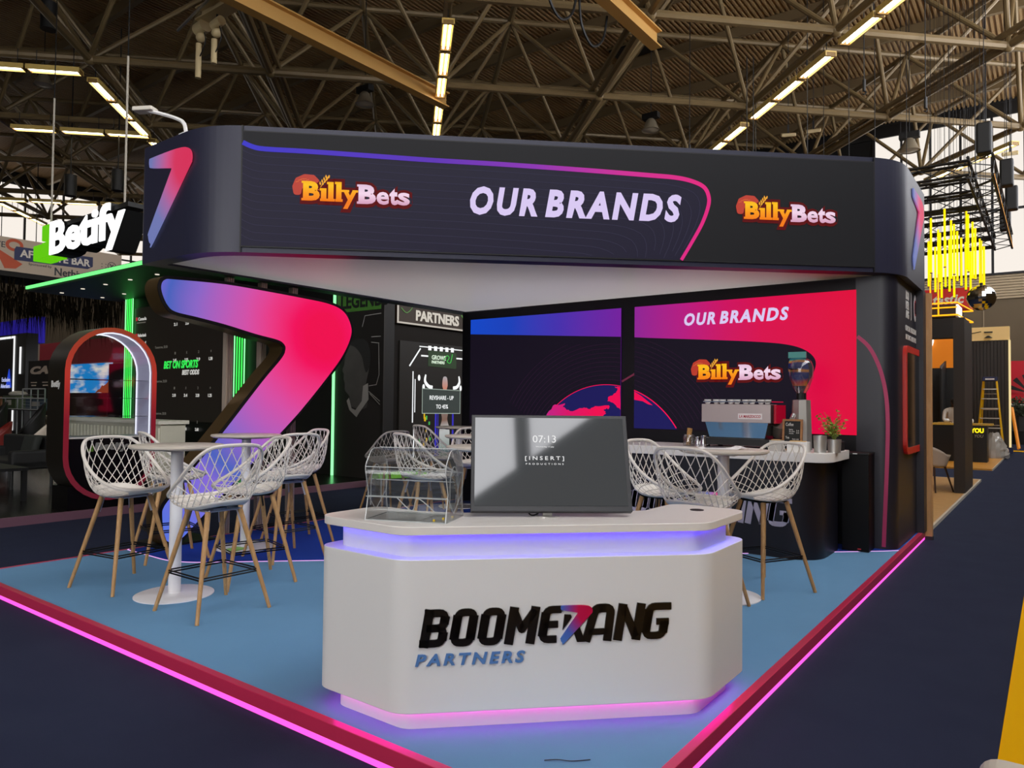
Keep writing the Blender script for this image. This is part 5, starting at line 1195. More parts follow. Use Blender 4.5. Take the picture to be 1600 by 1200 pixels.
tc = nt.nodes.new('ShaderNodeTexCoord'); mpn = nt.nodes.new('ShaderNodeMapping'); mpn.inputs['Scale'].default_value = (0.45, 1, 1.6); nz = nt.nodes.new('ShaderNodeTexNoise'); nz.inputs['Scale'].default_value = 1.3; nz.inputs['Detail'].default_value = 5
cr = nt.nodes.new('ShaderNodeValToRGB'); cr.color_ramp.elements[0].position = 0.47; cr.color_ramp.elements[1].position = 0.62; cr.color_ramp.elements[0].color = lin('#1c8ad8'); cr.color_ramp.elements[1].color = lin('#f0e8e0')
nt.links.new(tc.outputs['Object'], mpn.inputs[0]); nt.links.new(mpn.outputs[0], nz.inputs['Vector']); nt.links.new(nz.outputs['Fac'], cr.inputs[0]); nt.links.new(cr.outputs[0], b.inputs['Emission Color']); b.inputs['Emission Strength'].default_value = 0.95
MB().box(-3.0, 2.8, 0, 0.1, 1.75, 3.0).build('picture', m, t)
MB().xz(jag([(1.6, 1.75), (2.1, 2.0), (2.5, 2.1), (2.8, 2.3), (2.8, 1.75)], 0.04), 0, -0.02).build('cliff', emi('cliff red', '#9a4a26', 0.7), t)
MB().box(2.8, 4.8, -0.05, 0.1, 0.0, 2.9).build('side_panel', mat('far brown black', '#14100d', 0.5), t)
MB().box(-3.0, 5, -0.4, -0.1, 2.95, 3.9).build('red_fascia', mat('far red', '#8a2430', 0.6, emit='#6a1822', es=0.3), t)
MB().box(-3.0, 2.8, -0.1, 0.1, 0.0, 1.75).build('base_panel', mat('far maroon', '#4a1822', 0.5), t)
# lounge in front of them
dk_ = thing('white_desk', 'long white ribbed welcome desk inside the neighbouring stand behind the kiosk', 'desk', (-16.7, 7.45, 0.09))
MB().box(-2.9, 2.85, -0.25, 0.25, 0.0, 0.93).build('front', mat('desk pale', '#d6d0bc', 0.6, emit='#8a8570', es=0.0), dk_)
mb = MB()
for i in range(36): mb.cyl((-2.8 + i * 0.16, -0.25, 0.05), (-2.8 + i * 0.16, -0.25, 0.85), 0.03, n=6)
mb.build('ribs', mat('desk pale', '#b6b0a0', 0.6), dk_); MB().box(-2.95, 2.9, -0.32, 0.3, 0.93, 1.0).build('top', mat('desk top pale', '#e6e0d0', 0.5), dk_)
def lounge_chair(name, label, x, y, rz, col_, h=0.45, cat='chair', back=0.42):
    c = thing(name, label, cat, (x, y, 0.09), rz)
    rows = []
    for i in range(7):
        t_ = i / 6; rows.append([(0.25 * (1 + 0.12 * t_) * cos(a), 0.24 * (1 + 0.1 * t_) * sin(a), h + back * t_ * max(0.0, 0.55 - 0.62 * sin(a))) for a in [pi * (-0.5) + 2 * pi * k / 20 for k in range(20)]])
    MB().grid([[(0, 0, h - 0.02)] * 20] + rows, True).build('shell', mat(name + col_, col_, 0.55), c, smooth=True, solid=0.03)
    for sx in (-1, 1):
        for sy in (-1, 1): MB().cyl((sx * 0.14, sy * 0.14, h), (sx * 0.22, sy * 0.22, 0), 0.014, n=6).build('leg', M_black, c)
    return c
lounge_chair('lounge_chair', 'pale upholstered chair before the white desk beside the kiosk', -17.9, 6.6, 2.6, '#cdbfae', 0.44)
lounge_chair('lounge_chair', 'red upholstered chair at the edge of the dark lounge', -16.6, 5.35, 3.0, '#6a160e', 0.46)
for i, (x, y, rz, w) in enumerate(((-18.9, 6.5, 2.9, 'leftmost of three in the row behind the red chair'), (-18.0, 7.0, 2.9, 'middle of three in the row behind the red chair'), (-17.6, 6.1, 2.8, 'of the row nearest to the white desk'))):
    lounge_chair('lounge_chair', 'black high lounge chair ' + w, x - 0.75, y - 0.25, rz, '#0d0c0b', 0.62, back=0.6)
sf = thing('lounge_sofa', 'black sofa with a dark cushion in the unlit lounge', 'sofa', (-13.5, 4.6, 0.09), 0.1)
MB().box(-0.9, 0.75, -0.35, 0.35, 0.32, 0.45).build('seat', mat('sofa black', '#0b0b0a', 0.7), sf, bev=0.03)
MB().box(-0.9, 0.75, 0.25, 0.42, 0.42, 0.80).build('backrest', mat('sofa black', '#0b0b0a', 0.7), sf, bev=0.04)
for x in (-0.9, 0.65): MB().box(x - 0.05, x + 0.1, -0.35, 0.4, 0.3, 0.6).build('armrest', mat('sofa black', '#0b0b0a', 0.7), sf, bev=0.04)
for x in (-0.75, 0.6):
    for y in (-0.28, 0.3): MB().cyl((x, y, 0), (x, y, 0.32), 0.025, n=6).build('leg', M_black, sf)
cu = thing('cushion', 'dark green square cushion leaning on the black sofa', 'cushion', (-13.2, 4.65, 0.54), 0.1)
MB().obox((0, 0.1, 0.18), 0.2, 0.06, 0.19, Matrix.Rotation(-0.25, 3, 'X')).build('cover', mat('cushion green', '#1c201b', 0.8), cu, bev=0.05)
tb2 = thing('lounge_table', 'low black lounge table by the mauve kerb', 'table', (-11.9, 3.75, 0.09), 0.0)
MB().box(-0.6, 0.6, -0.3, 0.3, 0.42, 0.46).build('table_top', M_black, tb2)
for x in (-0.55, 0.55):
    for y in (-0.26, 0.26): MB().box(x - 0.03, x + 0.03, y - 0.03, y + 0.03, 0, 0.42).build('leg', M_black, tb2)
tr_ = thing('crate_trolley', 'grey wire trolley standing in the far lounge', 'trolley', (-22.7, 8.1, 0.0))
mb = MB()
for x in (-1.8, -0.9, -0.05, 0.3, 0.85, 1.3, 1.75):
    mb.cyl((x, -0.27, 0.0), (x, -0.27, 1.75 if x > 0 else 1.5), 0.018, n=5)
for z in (0.4, 1.2, 1.5): mb.cyl((-1.8, -0.27, z), (1.75, -0.27, z), 0.018, n=5)
mb.cyl((0.3, -0.27, 1.75), (1.75, -0.27, 1.75), 0.018, n=5)
for z in (1.25, 1.33, 1.41, 1.6): mb.cyl((0.3, -0.27, z), (1.75, -0.27, z), 0.008, n=4)
mb.build('wire_frame', mat('wire grey', '#8e9090', 0.4, 0.5), tr_); MB().box(-1.8, 1.75, -0.3, 0.3, 1.17, 1.2).build('shelf', M_dark, tr_)
for nm, lb_, x0, x1, h, cc, ct_ in (('cardboard_box', 'brown cardboard box at the end of the far trolley', -1.75, -1.35, 0.34, '#7a5230', 'box'), ('plastic_crate', 'dark green plastic crate with a white bag on the far trolley', -1.3, -0.35, 0.36, '#2c3a1c', 'crate'), ('plastic_crate', 'blue grey plastic crate inside the far wire trolley', 0.35, 1.7, 0.3, '#3a4a56', 'crate')):
    t = thing(nm, lb_, ct_, (-22.7 + (x0 + x1) / 2, 8.1, 1.2)); w = (x1 - x0) / 2
    MB().box(-w, w, -0.22, 0.22, 0, h).build('body', mat(nm + cc, cc, 0.6), t, bev=0.02)
    MB().box(-w * 0.4, w * 0.4, -0.225, -0.22, h * 0.3, h * 0.7).build('sticker', mat('sticker' + cc, '#9a9488', 0.6), t)
wb = thing('plastic_bag', 'crumpled white plastic bag lying on the green crate', 'bag', (-23.5, 8.1, 1.56))
MB().ball((0, 0, 0.06), 0.42, 0.2, 0.09, 12, 7).build('bag_body', mat('bag white', '#a8a498', 0.5, bump=(9, 1.0)), wb, smooth=True)
# ------------------------------------------------------------------ stands further down the aisle
M_wfloor = wood('oak floor', '#c89a5c', '#a87a42', (1.2, 9, 1), 0.45)
M_post = mat('dark brown frame', '#2a221b', 0.55)
M_neon = emi('amber neon', '#ffa818', 1.7)
M_ytube = emi('yellow tube light', '#ffd800', 1.5)
wp = thing('wooden_partition', 'tan wooden end of a partition wall beside the dark corner column', 'partition', (-2.6, 9.48, 0))
MB().box(-1.5, 1.485, -0.045, 0.045, 0.04, 2.80).build('panel', wood('tan board', '#c99a66', '#b98752', (3, 3, 0.6), 0.5), wp)
MB().box(-1.5, 1.49, -0.047, 0.047, 0.0, 0.04).build('skirting', M_dark, wp)
tf = thing('wooden_stand_floor', 'oak plank floor of the next stand with a pale edge strip', 'platform', (-3.6, 13.5, 0))
MB().box(-2.6, 2.37, -3.97, 4.05, 0.0, 0.04).build('plank_floor', M_wfloor, tf)
mb = MB().box(2.37, 2.40, -3.97, 4.08, 0.0, 0.045).box(-2.6, 2.4, 4.05, 4.08, 0.0, 0.045); mb.build('edge_strip', mat('edge strip', '#c8bfae', 0.4), tf)
pf = thing('portal_frame', 'dark brown portal frame of the next stand with a broad aisle side post', 'frame', (-1.3, 14.5, 0.04))
MB().box(-0.085, 0.08, 0.0, 1.42, 0.0, 3.0).build('post', M_post, pf)
MB().box(-2.9, -0.085, 0.0, 0.3, 2.66, 3.0).build('lintel', mat('dark lintel', '#17130f', 0.6), pf)
MB().box(-2.9, -2.7, 0.0, 0.3, 0.0, 2.66).build('post', M_post, pf)
nf = thing('neon_crown', 'amber neon outlined crown box on top of the dark portal frame', 'neon sign', (-1.3, 14.5, 3.06))
mb = MB()
for z in (0.03, 0.24): mb.tube([(-2.8, -0.02, z), (-0.02, -0.02, z), (0.1, 1.45, z), (-2.8, 1.45, z)], 0.014, 5)
mb.tube([(-0.02, -0.02, 0.16), (-2.8, -0.02, 0.16)], 0.012, 5)
for x in (-0.30, -0.42, -1.2): mb.tube([(x, 0.0, 0.03), (x, 0.0, 0.75)], 0.013, 5)
mb.build('neon_line', M_neon, nf)
MB().box(-2.75, -0.05, 0.05, 1.4, 0.0, 0.22).build('crown_box', mat('crown dark', '#20180f', 0.5), nf)
MB().box(-0.045, -0.015, 0.08, 0.75, 0.05, 0.22).build('white_light_panel', emi('crown white', '#fff6e4', 1.5), nf)
MB().box(-0.70, -0.58, 0.1, 0.25, 0.0, 0.95).build('mast', M_black, nf)
# grey shell chair
ch = thing('shell_chair', 'grey shell armchair with dark legs on the oak plank floor', 'chair', (-1.72, 14.55, 0.04), -0.5)
rows = []
for i in range(8):
    t = i / 7; rows.append([(0.29 * (0.75 + 0.25 * t) * cos(a), 0.27 * (0.75 + 0.25 * t) * sin(a), 0.44 + t * (0.20 + 0.17 * max(0, -sin(a)))) for a in [pi * (0.62 + 1.76 * k / 22) for k in range(23)]])
mb = MB().grid(rows); mb.grid([[(0.2 * cos(a) * r / 4, 0.2 * sin(a) * r / 4, 0.445) for a in [2 * pi * k / 20 for k in range(20)]] for r in range(5)], True)
mb.build('shell', mat('shell grey', '#b9ada0', 0.45), ch, smooth=True, solid=0.012)
for sx in (-1, 1):
    for sy in (-1, 1): MB().cyl((sx * 0.14, sy * 0.14, 0.43), (sx * 0.23, sy * 0.23, 0), 0.018, 0.012, 8).build('leg', mat('walnut dark', '#3a2416', 0.5), ch)
# second stand: desk, orange wall, ladder, wrapped goods
t2 = thing('orange_stand_floor', 'orange tinted floor panel under the black desk further down the aisle', 'platform', (-3.2, 25, 0))
MB().box(-2.6, 2.0, -4.3, 5.0, 0.0, 0.04).build('floor_panel', wood('amber floor', '#d89a38', '#c88428', (2, 2, 1), 0.4), t2)
MB().box(2.0, 2.02, -4.3, 5.0, 0.0, 0.043).build('edge_strip', mat('edge strip', '#c8bfae', 0.4), t2)
dkk = thing('black_desk', 'black reception desk with a yellow top edge and glowing yellow lettering', 'desk', (-2.1, 23.3, 0.04))
MB().box(-0.62, 0.66, -0.25, 0.3, 0.0, 0.98).build('front', mat('desk black', '#0c0b0a', 0.4), dkk)
MB().box(-0.62, 0.78, -0.3, 0.35, 0.98, 1.03).build('top', wood('desk top oak', '#d8b048', '#c09a38', (3, 3, 1)), dkk)
mb = MB().text('B', -0.08, 0.78, -0.28, 0.10, 0.13, 0.02, bold=0.05).text('YOU', 0.29, 0.78, -0.28, 0.30, 0.13, 0.02, bold=0.05); mb.build('glowing_lettering', emi('desk yellow', '#ffe81e', 1.3), dkk)
MB().text('FOR YOU', 0.16, 0.66, -0.27, 0.42, 0.075, 0.01, shear=0.2).build('small_lettering', mat('desk print', '#b8b4a8', 0.5), dkk)
ow = thing('orange_wall', 'orange wall panel with a white ring light and a cream upper band', 'wall screen', (-3.36, 26.0, 0.04)); ow.scale = (1.05, 1.0, 1.05)
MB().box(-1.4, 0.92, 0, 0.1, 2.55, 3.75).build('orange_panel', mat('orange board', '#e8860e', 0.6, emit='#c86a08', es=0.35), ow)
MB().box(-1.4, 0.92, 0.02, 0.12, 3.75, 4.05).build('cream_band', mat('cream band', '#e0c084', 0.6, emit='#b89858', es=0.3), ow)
MB().box(-1.4, 1.15, 0.02, 0.12, 0.0, 2.55).build('black_panel', mat('orange stand black', '#0a0908', 0.5), ow)
mb = MB(); mb.tube([(-0.02 + 0.34 * cos(a), -0.04, 3.42 + 0.42 * sin(a)) for a in [2 * pi * k / 28 for k in range(28)]], 0.035, 6, True); mb.build('ring_light', emi('ring white', '#fff8ee', 1.5), ow)
MB().lathe([(0, 0), (0.33, 0), (0.33, 0.02), (0, 0.02)], n=24).build('ring_disc', mat('disc black', '#100e0c', 0.5), ow).matrix_local = Matrix.Translation((-0.02, -0.03, 3.42)) @ Matrix.Rotation(pi / 2, 4, 'X')
MB().add([(0.62, -1.2, 0.0), (0.66, -1.2, 0.0), (0.66, 0.0, 0.0), (0.62, 0.0, 0.0), (0.62, -1.2, 2.55), (0.66, -1.2, 2.45), (0.66, 0.0, 2.75), (0.62, 0.0, 2.75)], [(0, 3, 2, 1), (4, 5, 6, 7), (0, 1, 5, 4), (1, 2, 6, 5), (2, 3, 7, 6), (3, 0, 4, 7)]).build('side_screen', M_black, ow)
bp = thing('slatted_partition', 'charcoal slatted partition wall with a cream top band and a warm light edge', 'partition', (-1.75, 29.0, 0.0))
mb = MB()
for i in range(19): mb.box(-1.3 + i * 0.097, -1.3 + i * 0.097 + 0.08, 0.0, 0.08, 0.04, 3.75)
mb.build('slat_face', mat('charcoal slat', '#2f2b27', 0.6), bp)
MB().box(-1.3, 0.55, 0.05, 0.3, 0.0, 3.75).build('core', M_black, bp)
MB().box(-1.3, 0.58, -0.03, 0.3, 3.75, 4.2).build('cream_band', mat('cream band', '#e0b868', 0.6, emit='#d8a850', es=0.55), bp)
MB().box(0.55, 0.60, -0.06, 0.3, 0.2, 3.75).build('warm_light_edge', emi('edge cream', '#f4dca0', 1.0), bp)
MB().box(0.5, 0.66, -0.2, 0.05, 0.0, 0.2).build('base_block', mat('foot navy', '#1c2650', 0.6), bp)
mb = MB().tube([(-0.75, -0.1, 3.95), (-0.35, -0.1, 4.02), (-0.2, -0.1, 4.05)], 0.015, 5).lathe([(0.12, 0), (0.03, 0.07), (0, 0.07)], (0.0, -0.12, 3.83), 12).box(-0.12, 0.12, -0.12, -0.06, 4.0, 4.04); mb.build('wall_lamp', M_black, bp)
ld = thing('step_ladder', 'yellow step ladder with a navy top standing before the slatted partition', 'ladder', (-1.62, 27.2, 0.04))
M_fib = mat('ladder yellow', '#e8b408', 0.45); M_alu = mat('ladder step', '#c8c0b4', 0.35, 0.6)
for s in (-1, 1):
    MB().bar((s * 0.36, -0.15, 0), (s * 0.17, 0.16, 2.32), 0.05, 0.03).build('front_rail', M_fib, ld)
    MB().bar((s * 0.33, 0.95, 0), (s * 0.16, 0.28, 2.3), 0.035, 0.025).build('rear_rail', M_fib, ld)
for i in range(7):
    t = (i + 0.7) / 7.6; w = 0.36 - 0.19 * t; MB().box(-w, w, -0.15 + 0.31 * t - 0.05, -0.15 + 0.31 * t + 0.05, 2.32 * t - 0.015, 2.32 * t + 0.015).build('step', M_alu, ld)
for i in range(4):
    t = (i + 0.8) / 4.6; w = 0.33 - 0.17 * t; MB().cyl((-w, 0.95 - 0.67 * t, 2.3 * t), (w, 0.95 - 0.67 * t, 2.3 * t), 0.01, n=5).build('rear_brace', M_alu, ld)
MB().box(-0.20, 0.20, 0.08, 0.34, 2.3, 2.43).build('top_cap', mat('cap navy', '#232c56', 0.5), ld, bev=0.02)
MB().box(-0.12, 0.12, 0.072, 0.08, 2.34, 2.38).build('cap_sticker', M_white, ld)
wg = thing('wrapped_goods', 'heap of goods under crumpled clear plastic wrap beside the ladder foot', 'plastic wrap', (-1.42, 25.6, 0.04))
rows = []; rnd = random.Random(2)
for i in range(9):
    t = i / 8; rows.append([((0.34 - 0.24 * t ** 2) * cos(a) * (1 + rnd.uniform(-.12, .12)), (0.5 - 0.3 * t ** 2) * sin(a), 0.72 * t + rnd.uniform(-.03, .03)) for a in [2 * pi * k / 18 for k in range(18)]])
MB().grid(rows, True).build('plastic_film', mat('plastic film', '#a8a49c', 0.18, spec=0.8), wg)
MB().box(-0.2, 0.2, -0.3, 0.3, 0.0, 0.5).build('inner_carton', mat('grey carton', '#b8b4ae', 0.7), wg)
pa = thing('rolled_bag', 'small pale cloth bag at the corner of the slatted partition', 'bag', (-1.28, 27.4, 0.04))
MB().ball((0, 0, 0.12), 0.14, 0.14, 0.12).build('bag_body', mat('cloth pale', '#c8b8a8', 0.8), pa, smooth=True)
lb2 = thing('leaning_board', 'orange lit board leaning behind the slatted partition', 'board', (-1.12, 31.5, 0.0))
MB().bar((0.1, 0, 0.05), (-0.12, 0.6, 1.5), 0.06, 0.14).build('board_face', mat('board orange', '#d88a2a', 0.5, emit='#c87418', es=0.6), lb2)
rb = thing('red_wheel_stand', 'red stand at the end of the aisle with a black and red fortune wheel', 'stand wall', (-0.6, 37.5, 0))
MB().box(-0.95, 1.6, 0, 0.4, 1.7, 3.5).build('red_panel', mat('wheel red', '#c81428', 0.5, emit='#a01020', es=0.3), rb)
for k in range(13):
    a0, a1 = pi * k / 13, pi * (k + 1) / 13
    P = [(0.0 + r * cos(a), 2.12 + r * sin(a)) for r, a in ((0.22, a0), (0.82, a0), (0.82, (a0 + a1) / 2), (0.82, a1), (0.22, a1))]
    MB().xz([(a - 0.2, b) for a, b in P], 0.0, -0.05).build('wheel_sector', mat('sector black', '#120c0c', 0.4) if k % 2 else mat('sector red', '#d01a2c', 0.4), rb)
MB().xz([(-0.2 + 0.22 * cos(pi * k / 10), 2.12 + 0.22 * sin(pi * k / 10)) for k in range(11)], 0.0, -0.06).build('wheel_hub', M_white, rb)
mb = MB()
for i in range(5): mb.xz([(-0.1 + i * 0.14, 3.5), (0.02 + i * 0.14, 3.5), (-0.0 + i * 0.14, 3.1 - 0.1 * (i % 2)), (-0.07 + i * 0.14, 3.12 - 0.08 * (i % 3))], 0, -0.02)
mb.box(-0.3, 0.4, -0.02, 0, 2.94, 2.97).build('white_drips', M_white, rb)
MB().box(-0.9, 1.6, 0.1, 0.5, 0.0, 1.7).build('lower_wall', mat('marble black', '#141211', 0.3, var=(4, '#2c2824')), rb)
MB().box(-0.9, 1.6, -0.02, 0.1, 1.62, 1.7).build('white_light_line', emi('wheel line', '#fff6ec', 1.2), rb)
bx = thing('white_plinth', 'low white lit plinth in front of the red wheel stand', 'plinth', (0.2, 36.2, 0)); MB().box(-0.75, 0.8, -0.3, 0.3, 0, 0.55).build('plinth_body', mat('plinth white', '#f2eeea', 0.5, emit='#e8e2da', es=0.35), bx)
ps = thing('shrub', 'dark leafy shrub in front of the red wheel stand', 'plant', (-1.2, 36.6, 0))
mb = MB(); rnd = random.Random(4)
for i in range(420):
    u = Vector((rnd.gauss(0, 1), rnd.gauss(0, 1), rnd.gauss(0, 1))).normalized() * rnd.uniform(0.2, 0.45); c = u + Vector((0, 0, 1.55)); v = Vector((rnd.uniform(-1, 1), rnd.uniform(-1, 1), rnd.uniform(-1, 1))).normalized(); w = v.orthogonal().normalized()
    mb.add([c - v * 0.07, c + w * 0.03, c + v * 0.07, c - w * 0.03], [(0, 1, 2, 3)])
mb.build('foliage', mat('shrub leaf', '#2c3a1c', 0.6), ps); MB().cyl((0, 0, 0.5), (0, 0, 1.5), 0.03, n=6).build('stem', M_post, ps); MB().cyl((0, 0, 0), (0, 0, 0.55), 0.22, 0.26, 14).build('planter', M_black, ps)
tag(MB().box(-1.15, 1.2, 30.2, 30.9, 0.006, 0.012).build('yellow_line', M_yellow), 'short yellow carpet patch across the far aisle', 'carpet')

# two people working in the far stand
def figure(name, label, joints, edges, radii, loc_, rz, skin, hair, clothes):
    t = thing(name, label, 'person', loc_, rz)
    me = bpy.data.meshes.new('body'); me.from_pydata(joints, edges, []); o = bpy.data.objects.new('body', me); COL.objects.link(o); o.parent = t
    sk = o.modifiers.new('skin', 'SKIN'); 
    for i, r in enumerate(radii):
        me.skin_vertices[0].data[i].radius = (r, r)
    me.skin_vertices[0].data[0].use_root = True
    o.modifiers.new('smooth', 'SUBSURF').levels = 2; o.modifiers['smooth'].render_levels = 2
    # clothing and skin told apart by height bands in the material
    m = bpy.data.materials.new(name + ' clothing'); m.use_nodes = True; nt = m.node_tree; b = nt.nodes['Principled BSDF']; b.inputs['Roughness'].default_value = 0.8
    tc = nt.nodes.new('ShaderNodeTexCoord'); sp = nt.nodes.new('ShaderNodeSeparateXYZ'); mr = nt.nodes.new('ShaderNodeMapRange'); mr.inputs['From Max'].default_value = 2.0
    cr = nt.nodes.new('ShaderNodeValToRGB'); cr.color_ramp.interpolation = 'CONSTANT'; el = cr.color_ramp.elements
    while len(el) < len(clothes): el.new(0.5)
    for e_, (p, c) in zip(el, clothes): e_.position = p / 2.0; e_.color = lin(c)
    nt.links.new(tc.outputs['Object'], sp.inputs[0]); nt.links.new(sp.outputs[2], mr.inputs['Value']); nt.links.new(mr.outputs[0], cr.inputs[0]); nt.links.new(cr.outputs[0], b.inputs['Base Color'])
    me.materials.append(m)
    return t
def person(name, label, loc_, rz, lean, clothes, hairc, skinc, arm=0.5):
    L = lean
    J = [(0, 0, 0.95), (0, 0.10 * L, 1.15), (0, 0.28 * L, 1.40 - 0.03 * L), (0, 0.40 * L, 1.52 - 0.08 * L), (0, 0.47 * L, 1.60 - 0.10 * L), (0, 0.5 * L, 1.70 - 0.10 * L),
         (-0.10, 0, 0.90), (-0.12, 0.03, 0.50), (-0.13, -0.02, 0.08), (-0.13, 0.12, 0.04), (0.10, 0, 0.90), (0.12, 0.05, 0.50), (0.13, 0.0, 0.08), (0.13, 0.14, 0.04),
         (-0.2, 0.28 * L, 1.38 - 0.03 * L), (-0.26, 0.3 * L + 0.1 * arm, 1.10), (-0.2, 0.3 * L + 0.35 * arm, 0.98 + 0.1 * arm), (0.2, 0.28 * L, 1.38 - 0.03 * L), (0.26, 0.3 * L + 0.1 * arm, 1.10), (0.18, 0.3 * L + 0.35 * arm, 0.98 + 0.1 * arm)]
    E = [(0, 1), (1, 2), (2, 3), (3, 4), (4, 5), (0, 6), (6, 7), (7, 8), (8, 9), (0, 10), (10, 11), (11, 12), (12, 13), (2, 14), (14, 15), (15, 16), (2, 17), (17, 18), (18, 19)]
    Rr = [0.15, 0.135, 0.14, 0.055, 0.085, 0.08, 0.09, 0.062, 0.045, 0.035, 0.09, 0.062, 0.045, 0.035, 0.06, 0.045, 0.03, 0.06, 0.045, 0.03]
    t = figure(name, label, J, E, Rr, loc_, rz, skinc, hairc, clothes)
    hx = Vector(J[5])
    MB().ball((0, hx.y - 0.01, hx.z + 0.015), 0.105, 0.115, 0.10).build('hair', mat('hair ' + hairc, hairc, 0.8), t, smooth=True)
    msk = mat('skin ' + skinc, skinc, 0.6)
    for sx, k in ((-1, 16), (1, 19)):
        h = Vector(J[k]); mb = MB().ball((h.x, h.y + 0.04, h.z), 0.035, 0.045, 0.02)
        for f in range(4): mb.tube([(h.x - 0.024 + 0.016 * f, h.y + 0.07, h.z), (h.x - 0.026 + 0.017 * f, h.y + 0.105 - 0.008 * abs(f - 1.5), h.z - 0.005), (h.x - 0.026 + 0.017 * f, h.y + 0.125 - 0.01 * abs(f - 1.5), h.z - 0.025)], 0.008, 5)
        mb.tube([(h.x - sx * 0.03, h.y + 0.03, h.z), (h.x - sx * 0.055, h.y + 0.06, h.z - 0.01)], 0.009, 5)
        mb.build('hand', msk, t, smooth=True)
    mb = MB().ball((0, hx.y + 0.085, hx.z - 0.03), 0.014, 0.02, 0.022)
    for sx in (-1, 1): mb.ball((sx * 0.09, hx.y - 0.005, hx.z - 0.02), 0.014, 0.02, 0.03)
    mb.build('nose_and_ears', msk, t, smooth=True)
    mb = MB()
    for sx in (-1, 1): mb.ball((sx * 0.035, hx.y + 0.08, hx.z), 0.012)
    mb.box(-0.03, 0.03, hx.y + 0.078, hx.y + 0.084, hx.z - 0.068, hx.z - 0.06).build('eyes_and_mouth', mat('eye dark', '#24140e', 0.5), t)
    for sx in (-1, 1): MB().ball((sx * 0.13, 0.06, 0.045), 0.05, 0.14, 0.045).build('shoe', M_black, t, smooth=True)
    return t
person('person', 'person in dark top and grey trousers standing bent forward behind the tan partition end', (-2.62, 18.6, 0.0), 1.2, 0.9, [(0, '#c08a68'), (0.02, '#5a5a62'), (0.98, '#23283c'), (1.5, '#b07a58')], '#1c1410', '#b07a58')
person('person', 'person in white T-shirt leaning over the far black desk', (-2.42, 24.4, 0.04), pi + 0.4, 0.8, [(0, '#2a2a30'), (0.98, '#d8d0c8'), (1.46, '#4a2e20')], '#0c0a09', '#4a2e20', 0.8)
pc = thing('desk_tray', 'small wooden tray with packing material on the black desk', 'tray', (-2.45, 23.35, 1.07))
MB().box(-0.15, 0.15, -0.1, 0.1, 0, 0.02).build('tray_base', wood('tray wood', '#c09a58', '#a88448', (3, 3, 1)), pc); MB().ball((0.05, 0, 0.07), 0.08, 0.06, 0.05).build('paper_wad', M_white, pc)
pw = thing('paper_bundle', 'white paper bundle at the aisle end of the black desk', 'paper', (-1.83, 23.3, 1.07)); MB().ball((0, 0, 0.06), 0.08, 0.08, 0.08, 9, 6).build('bundle', M_white, pw)

# hanging light tubes, mirror ball, red sign, stage truss
TUBES = [(-2.83, 23.33, 6.18, 5.12), (-2.75, 23.37, 6.83, 5.29), (-2.81, 23.35, 6.18, 4.9), (-2.64, 23.46, 6.61, 5.14), (-2.66, 23.46, 6.02, 4.74), (-2.55, 23.53, 6.42, 5.02), (-2.57, 23.54, 5.89, 4.64), (-2.44, 23.59, 7.1, 5.46), (-2.43, 23.63, 6.25, 4.89), (-2.34, 23.67, 6.88, 5.19), (-2.34, 23.7, 6.25, 4.76), (-2.23, 23.76, 6.67, 5.26), (-2.28, 23.75, 5.92, 4.66), (-2.16, 23.82, 6.47, 5.06), (-2.07, 23.9, 6.29, 4.93), (-1.99, 23.93, 7.18, 5.49), (-1.97, 23.97, 6.16, 4.82), (-1.91, 23.99, 6.95, 5.33), (-1.9, 24.03, 5.99, 4.72), (-1.81, 24.07, 6.74, 5.13), (-1.75, 24.12, 6.56, 5.12), (-1.68, 24.19, 6.36, 4.97), (-1.62, 24.24, 6.21, 4.87), (-1.56, 24.29, 6.05, 4.87)]
tz = None
for i, (x, y, zt, zb) in enumerate(TUBES):
    # every tube sways a little deeper or nearer in the cluster
    dy = (0.5 if i % 3 == 0 else 0.0)
    t = thing('light_tube', 'long yellow glowing tube hanging in a cluster above the dark portal', 'light tube', (x, y + dy, zb), group='hanging yellow light tubes')
    MB().cyl((0, 0, 0), (0, 0, zt - zb), 0.027, n=8).build('glow_tube', M_ytube, t)
    MB().cyl((0, 0, -0.03), (0, 0, 0), 0.03, n=8).build('end_cap', mat('tube cap', '#6a5210', 0.5), t)
    MB().cyl((0, 0, zt - zb), (0, 0, 15.62 - zb), 0.006, n=4).build('wire', M_black, t)
bll = thing('mirror_ball', 'silver mirror ball hanging beside the yellow tubes', 'mirror ball', (-1.55, 23.1, 4.45))
MB().ball((0, 0, 0), 0.345, n=26, m=16).build('mirror_facets', M_mir, bll); MB().cyl((0, 0, 0.33), (0, 0, 0.4), 0.04).build('cap', M_black, bll); MB().cyl((0, 0, 0.4), (0, 0, 11.17), 0.006, n=4).build('wire', M_black, bll)
rs = thing('red_box_sign', 'red hanging box sign with white lettering behind the yellow tubes', 'sign', (-2.4, 26.0, 4.55))
MB().box(-0.9, 0.36, 0, 0.9, 0, 0.62).build('box', mat('sign red', '#c01820', 0.5, emit='#8a1016', es=0.25), rs)
MB().text('tastic', -0.62, 0.14, -0.02, 0.84, 0.28, 0.02, bold=0.03, shear=0.2).build('lettering', M_white, rs)
for x in (-0.7, 0.2): MB().cyl((x, 0.4, 0.62), (x, 0.4, 11.07), 0.01, n=4).build('wire', M_black, rs)
MB().box(-0.35, -0.1, 0.1, 0.4, 0.62, 0.72).build('hanger_block', M_black, rs)
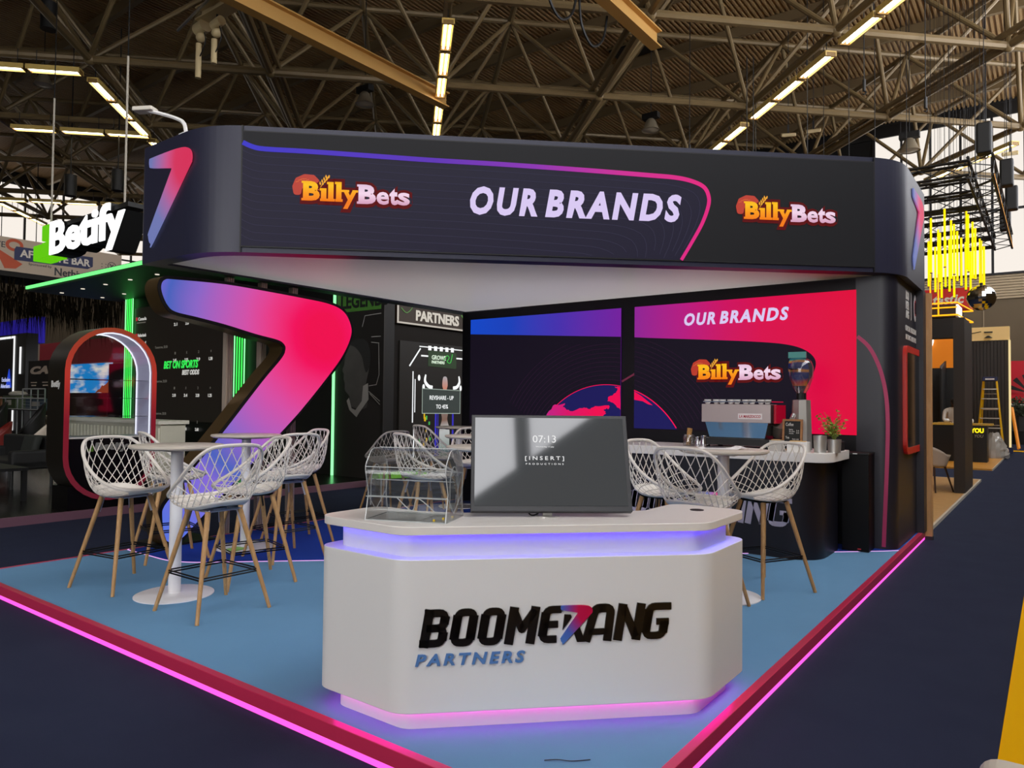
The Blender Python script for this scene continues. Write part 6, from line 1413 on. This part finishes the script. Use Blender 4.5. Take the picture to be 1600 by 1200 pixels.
def lattice(a, b, s=0.35, step=0.55):
    a = Vector(a); b = Vector(b); d = (b - a); L = d.length; d.normalize(); x = d.cross(Vector((0, 0, 1))).normalized() * s / 2; z = Vector((0, 0, s / 2)); mb = MB()
    C_ = [x + z, x - z, -x - z, -x + z]
    for c in C_: mb.cyl(a + c, b + c, 0.036, n=5)
    n = max(2, int(L / step))
    for i in range(n):
        p = a + d * (L * i / n); q = a + d * (L * (i + 1) / n)
        for k in range(4):
            c0_, c1_ = C_[k], C_[(k + 1) % 4]; mb.cyl(p + (c0_ if i % 2 else c1_), q + (c1_ if i % 2 else c0_), 0.016, n=4)
    return mb
rig = thing('lighting_truss', 'black lattice lighting truss grid hanging above the amber stand', 'stage truss', (-2, 25, 7.3))
og = (-2, 25, 7.3)
lattice((-1.38, 20.5, 7.3), (-1.38, 30.5, 7.3), 0.5).build('main_truss', M_black, rig, off=og)
for i, y in enumerate((20.7, 22.3, 24.0, 25.6, 27.2, 28.8, 30.3)): lattice((-7, y, 7.3), (-1.6, y, 7.3)).build('cross_truss', M_black, rig, off=og)
MB().box(-1.15, -1.1, 20.6, 30.4, 7.05, 7.08).build('amber_light_line', M_neon, rig, off=og)
for x, y in ((-1.3, 20.6), (-1.0, 24.0), (-1.0, 27.0), (-1.3, 30.0)):
    t = thing('motor_hoist', 'black motor hoist on the lighting truss grid', 'hoist', (x, y, 7.58), group='motor hoists above the amber stand')
    MB().box(-0.16, 0.16, -0.16, 0.16, 0, 0.75).build('motor_body', M_black, t, bev=0.05); MB().cyl((0, 0, 0.75), (0, 0, 8.04), 0.012, n=4).build('chain', M_dark, t)
for x, y in ((-4.5, 21.5), (-3.3, 23.0), (-6.0, 25.0), (-2.6, 26.5), (-4.2, 28.0), (-1.8, 29.0)): MB().cyl((x, y, 7.4), (x, y, 15.55), 0.012, n=4).build('suspension_wire', M_dark, rig, off=og)
cr_ = thing('aisle_barrier', 'rounded pale panel edge cut off by the lower corner beside the yellow strip', 'barrier', (0.22, 1.47, 0))
MB().prism(rpoly([(-0.33, 0.0), (0.35, 0.0), (0.35, 0.907), (-0.33, 0.907)], [0, 0, 0.04, 0.04]), -0.03, 0.03, lambda a, b, c: (a, c, b)).build('panel', mat('barrier cream', '#d0c8ba', 0.5), cr_, bev=0.01)
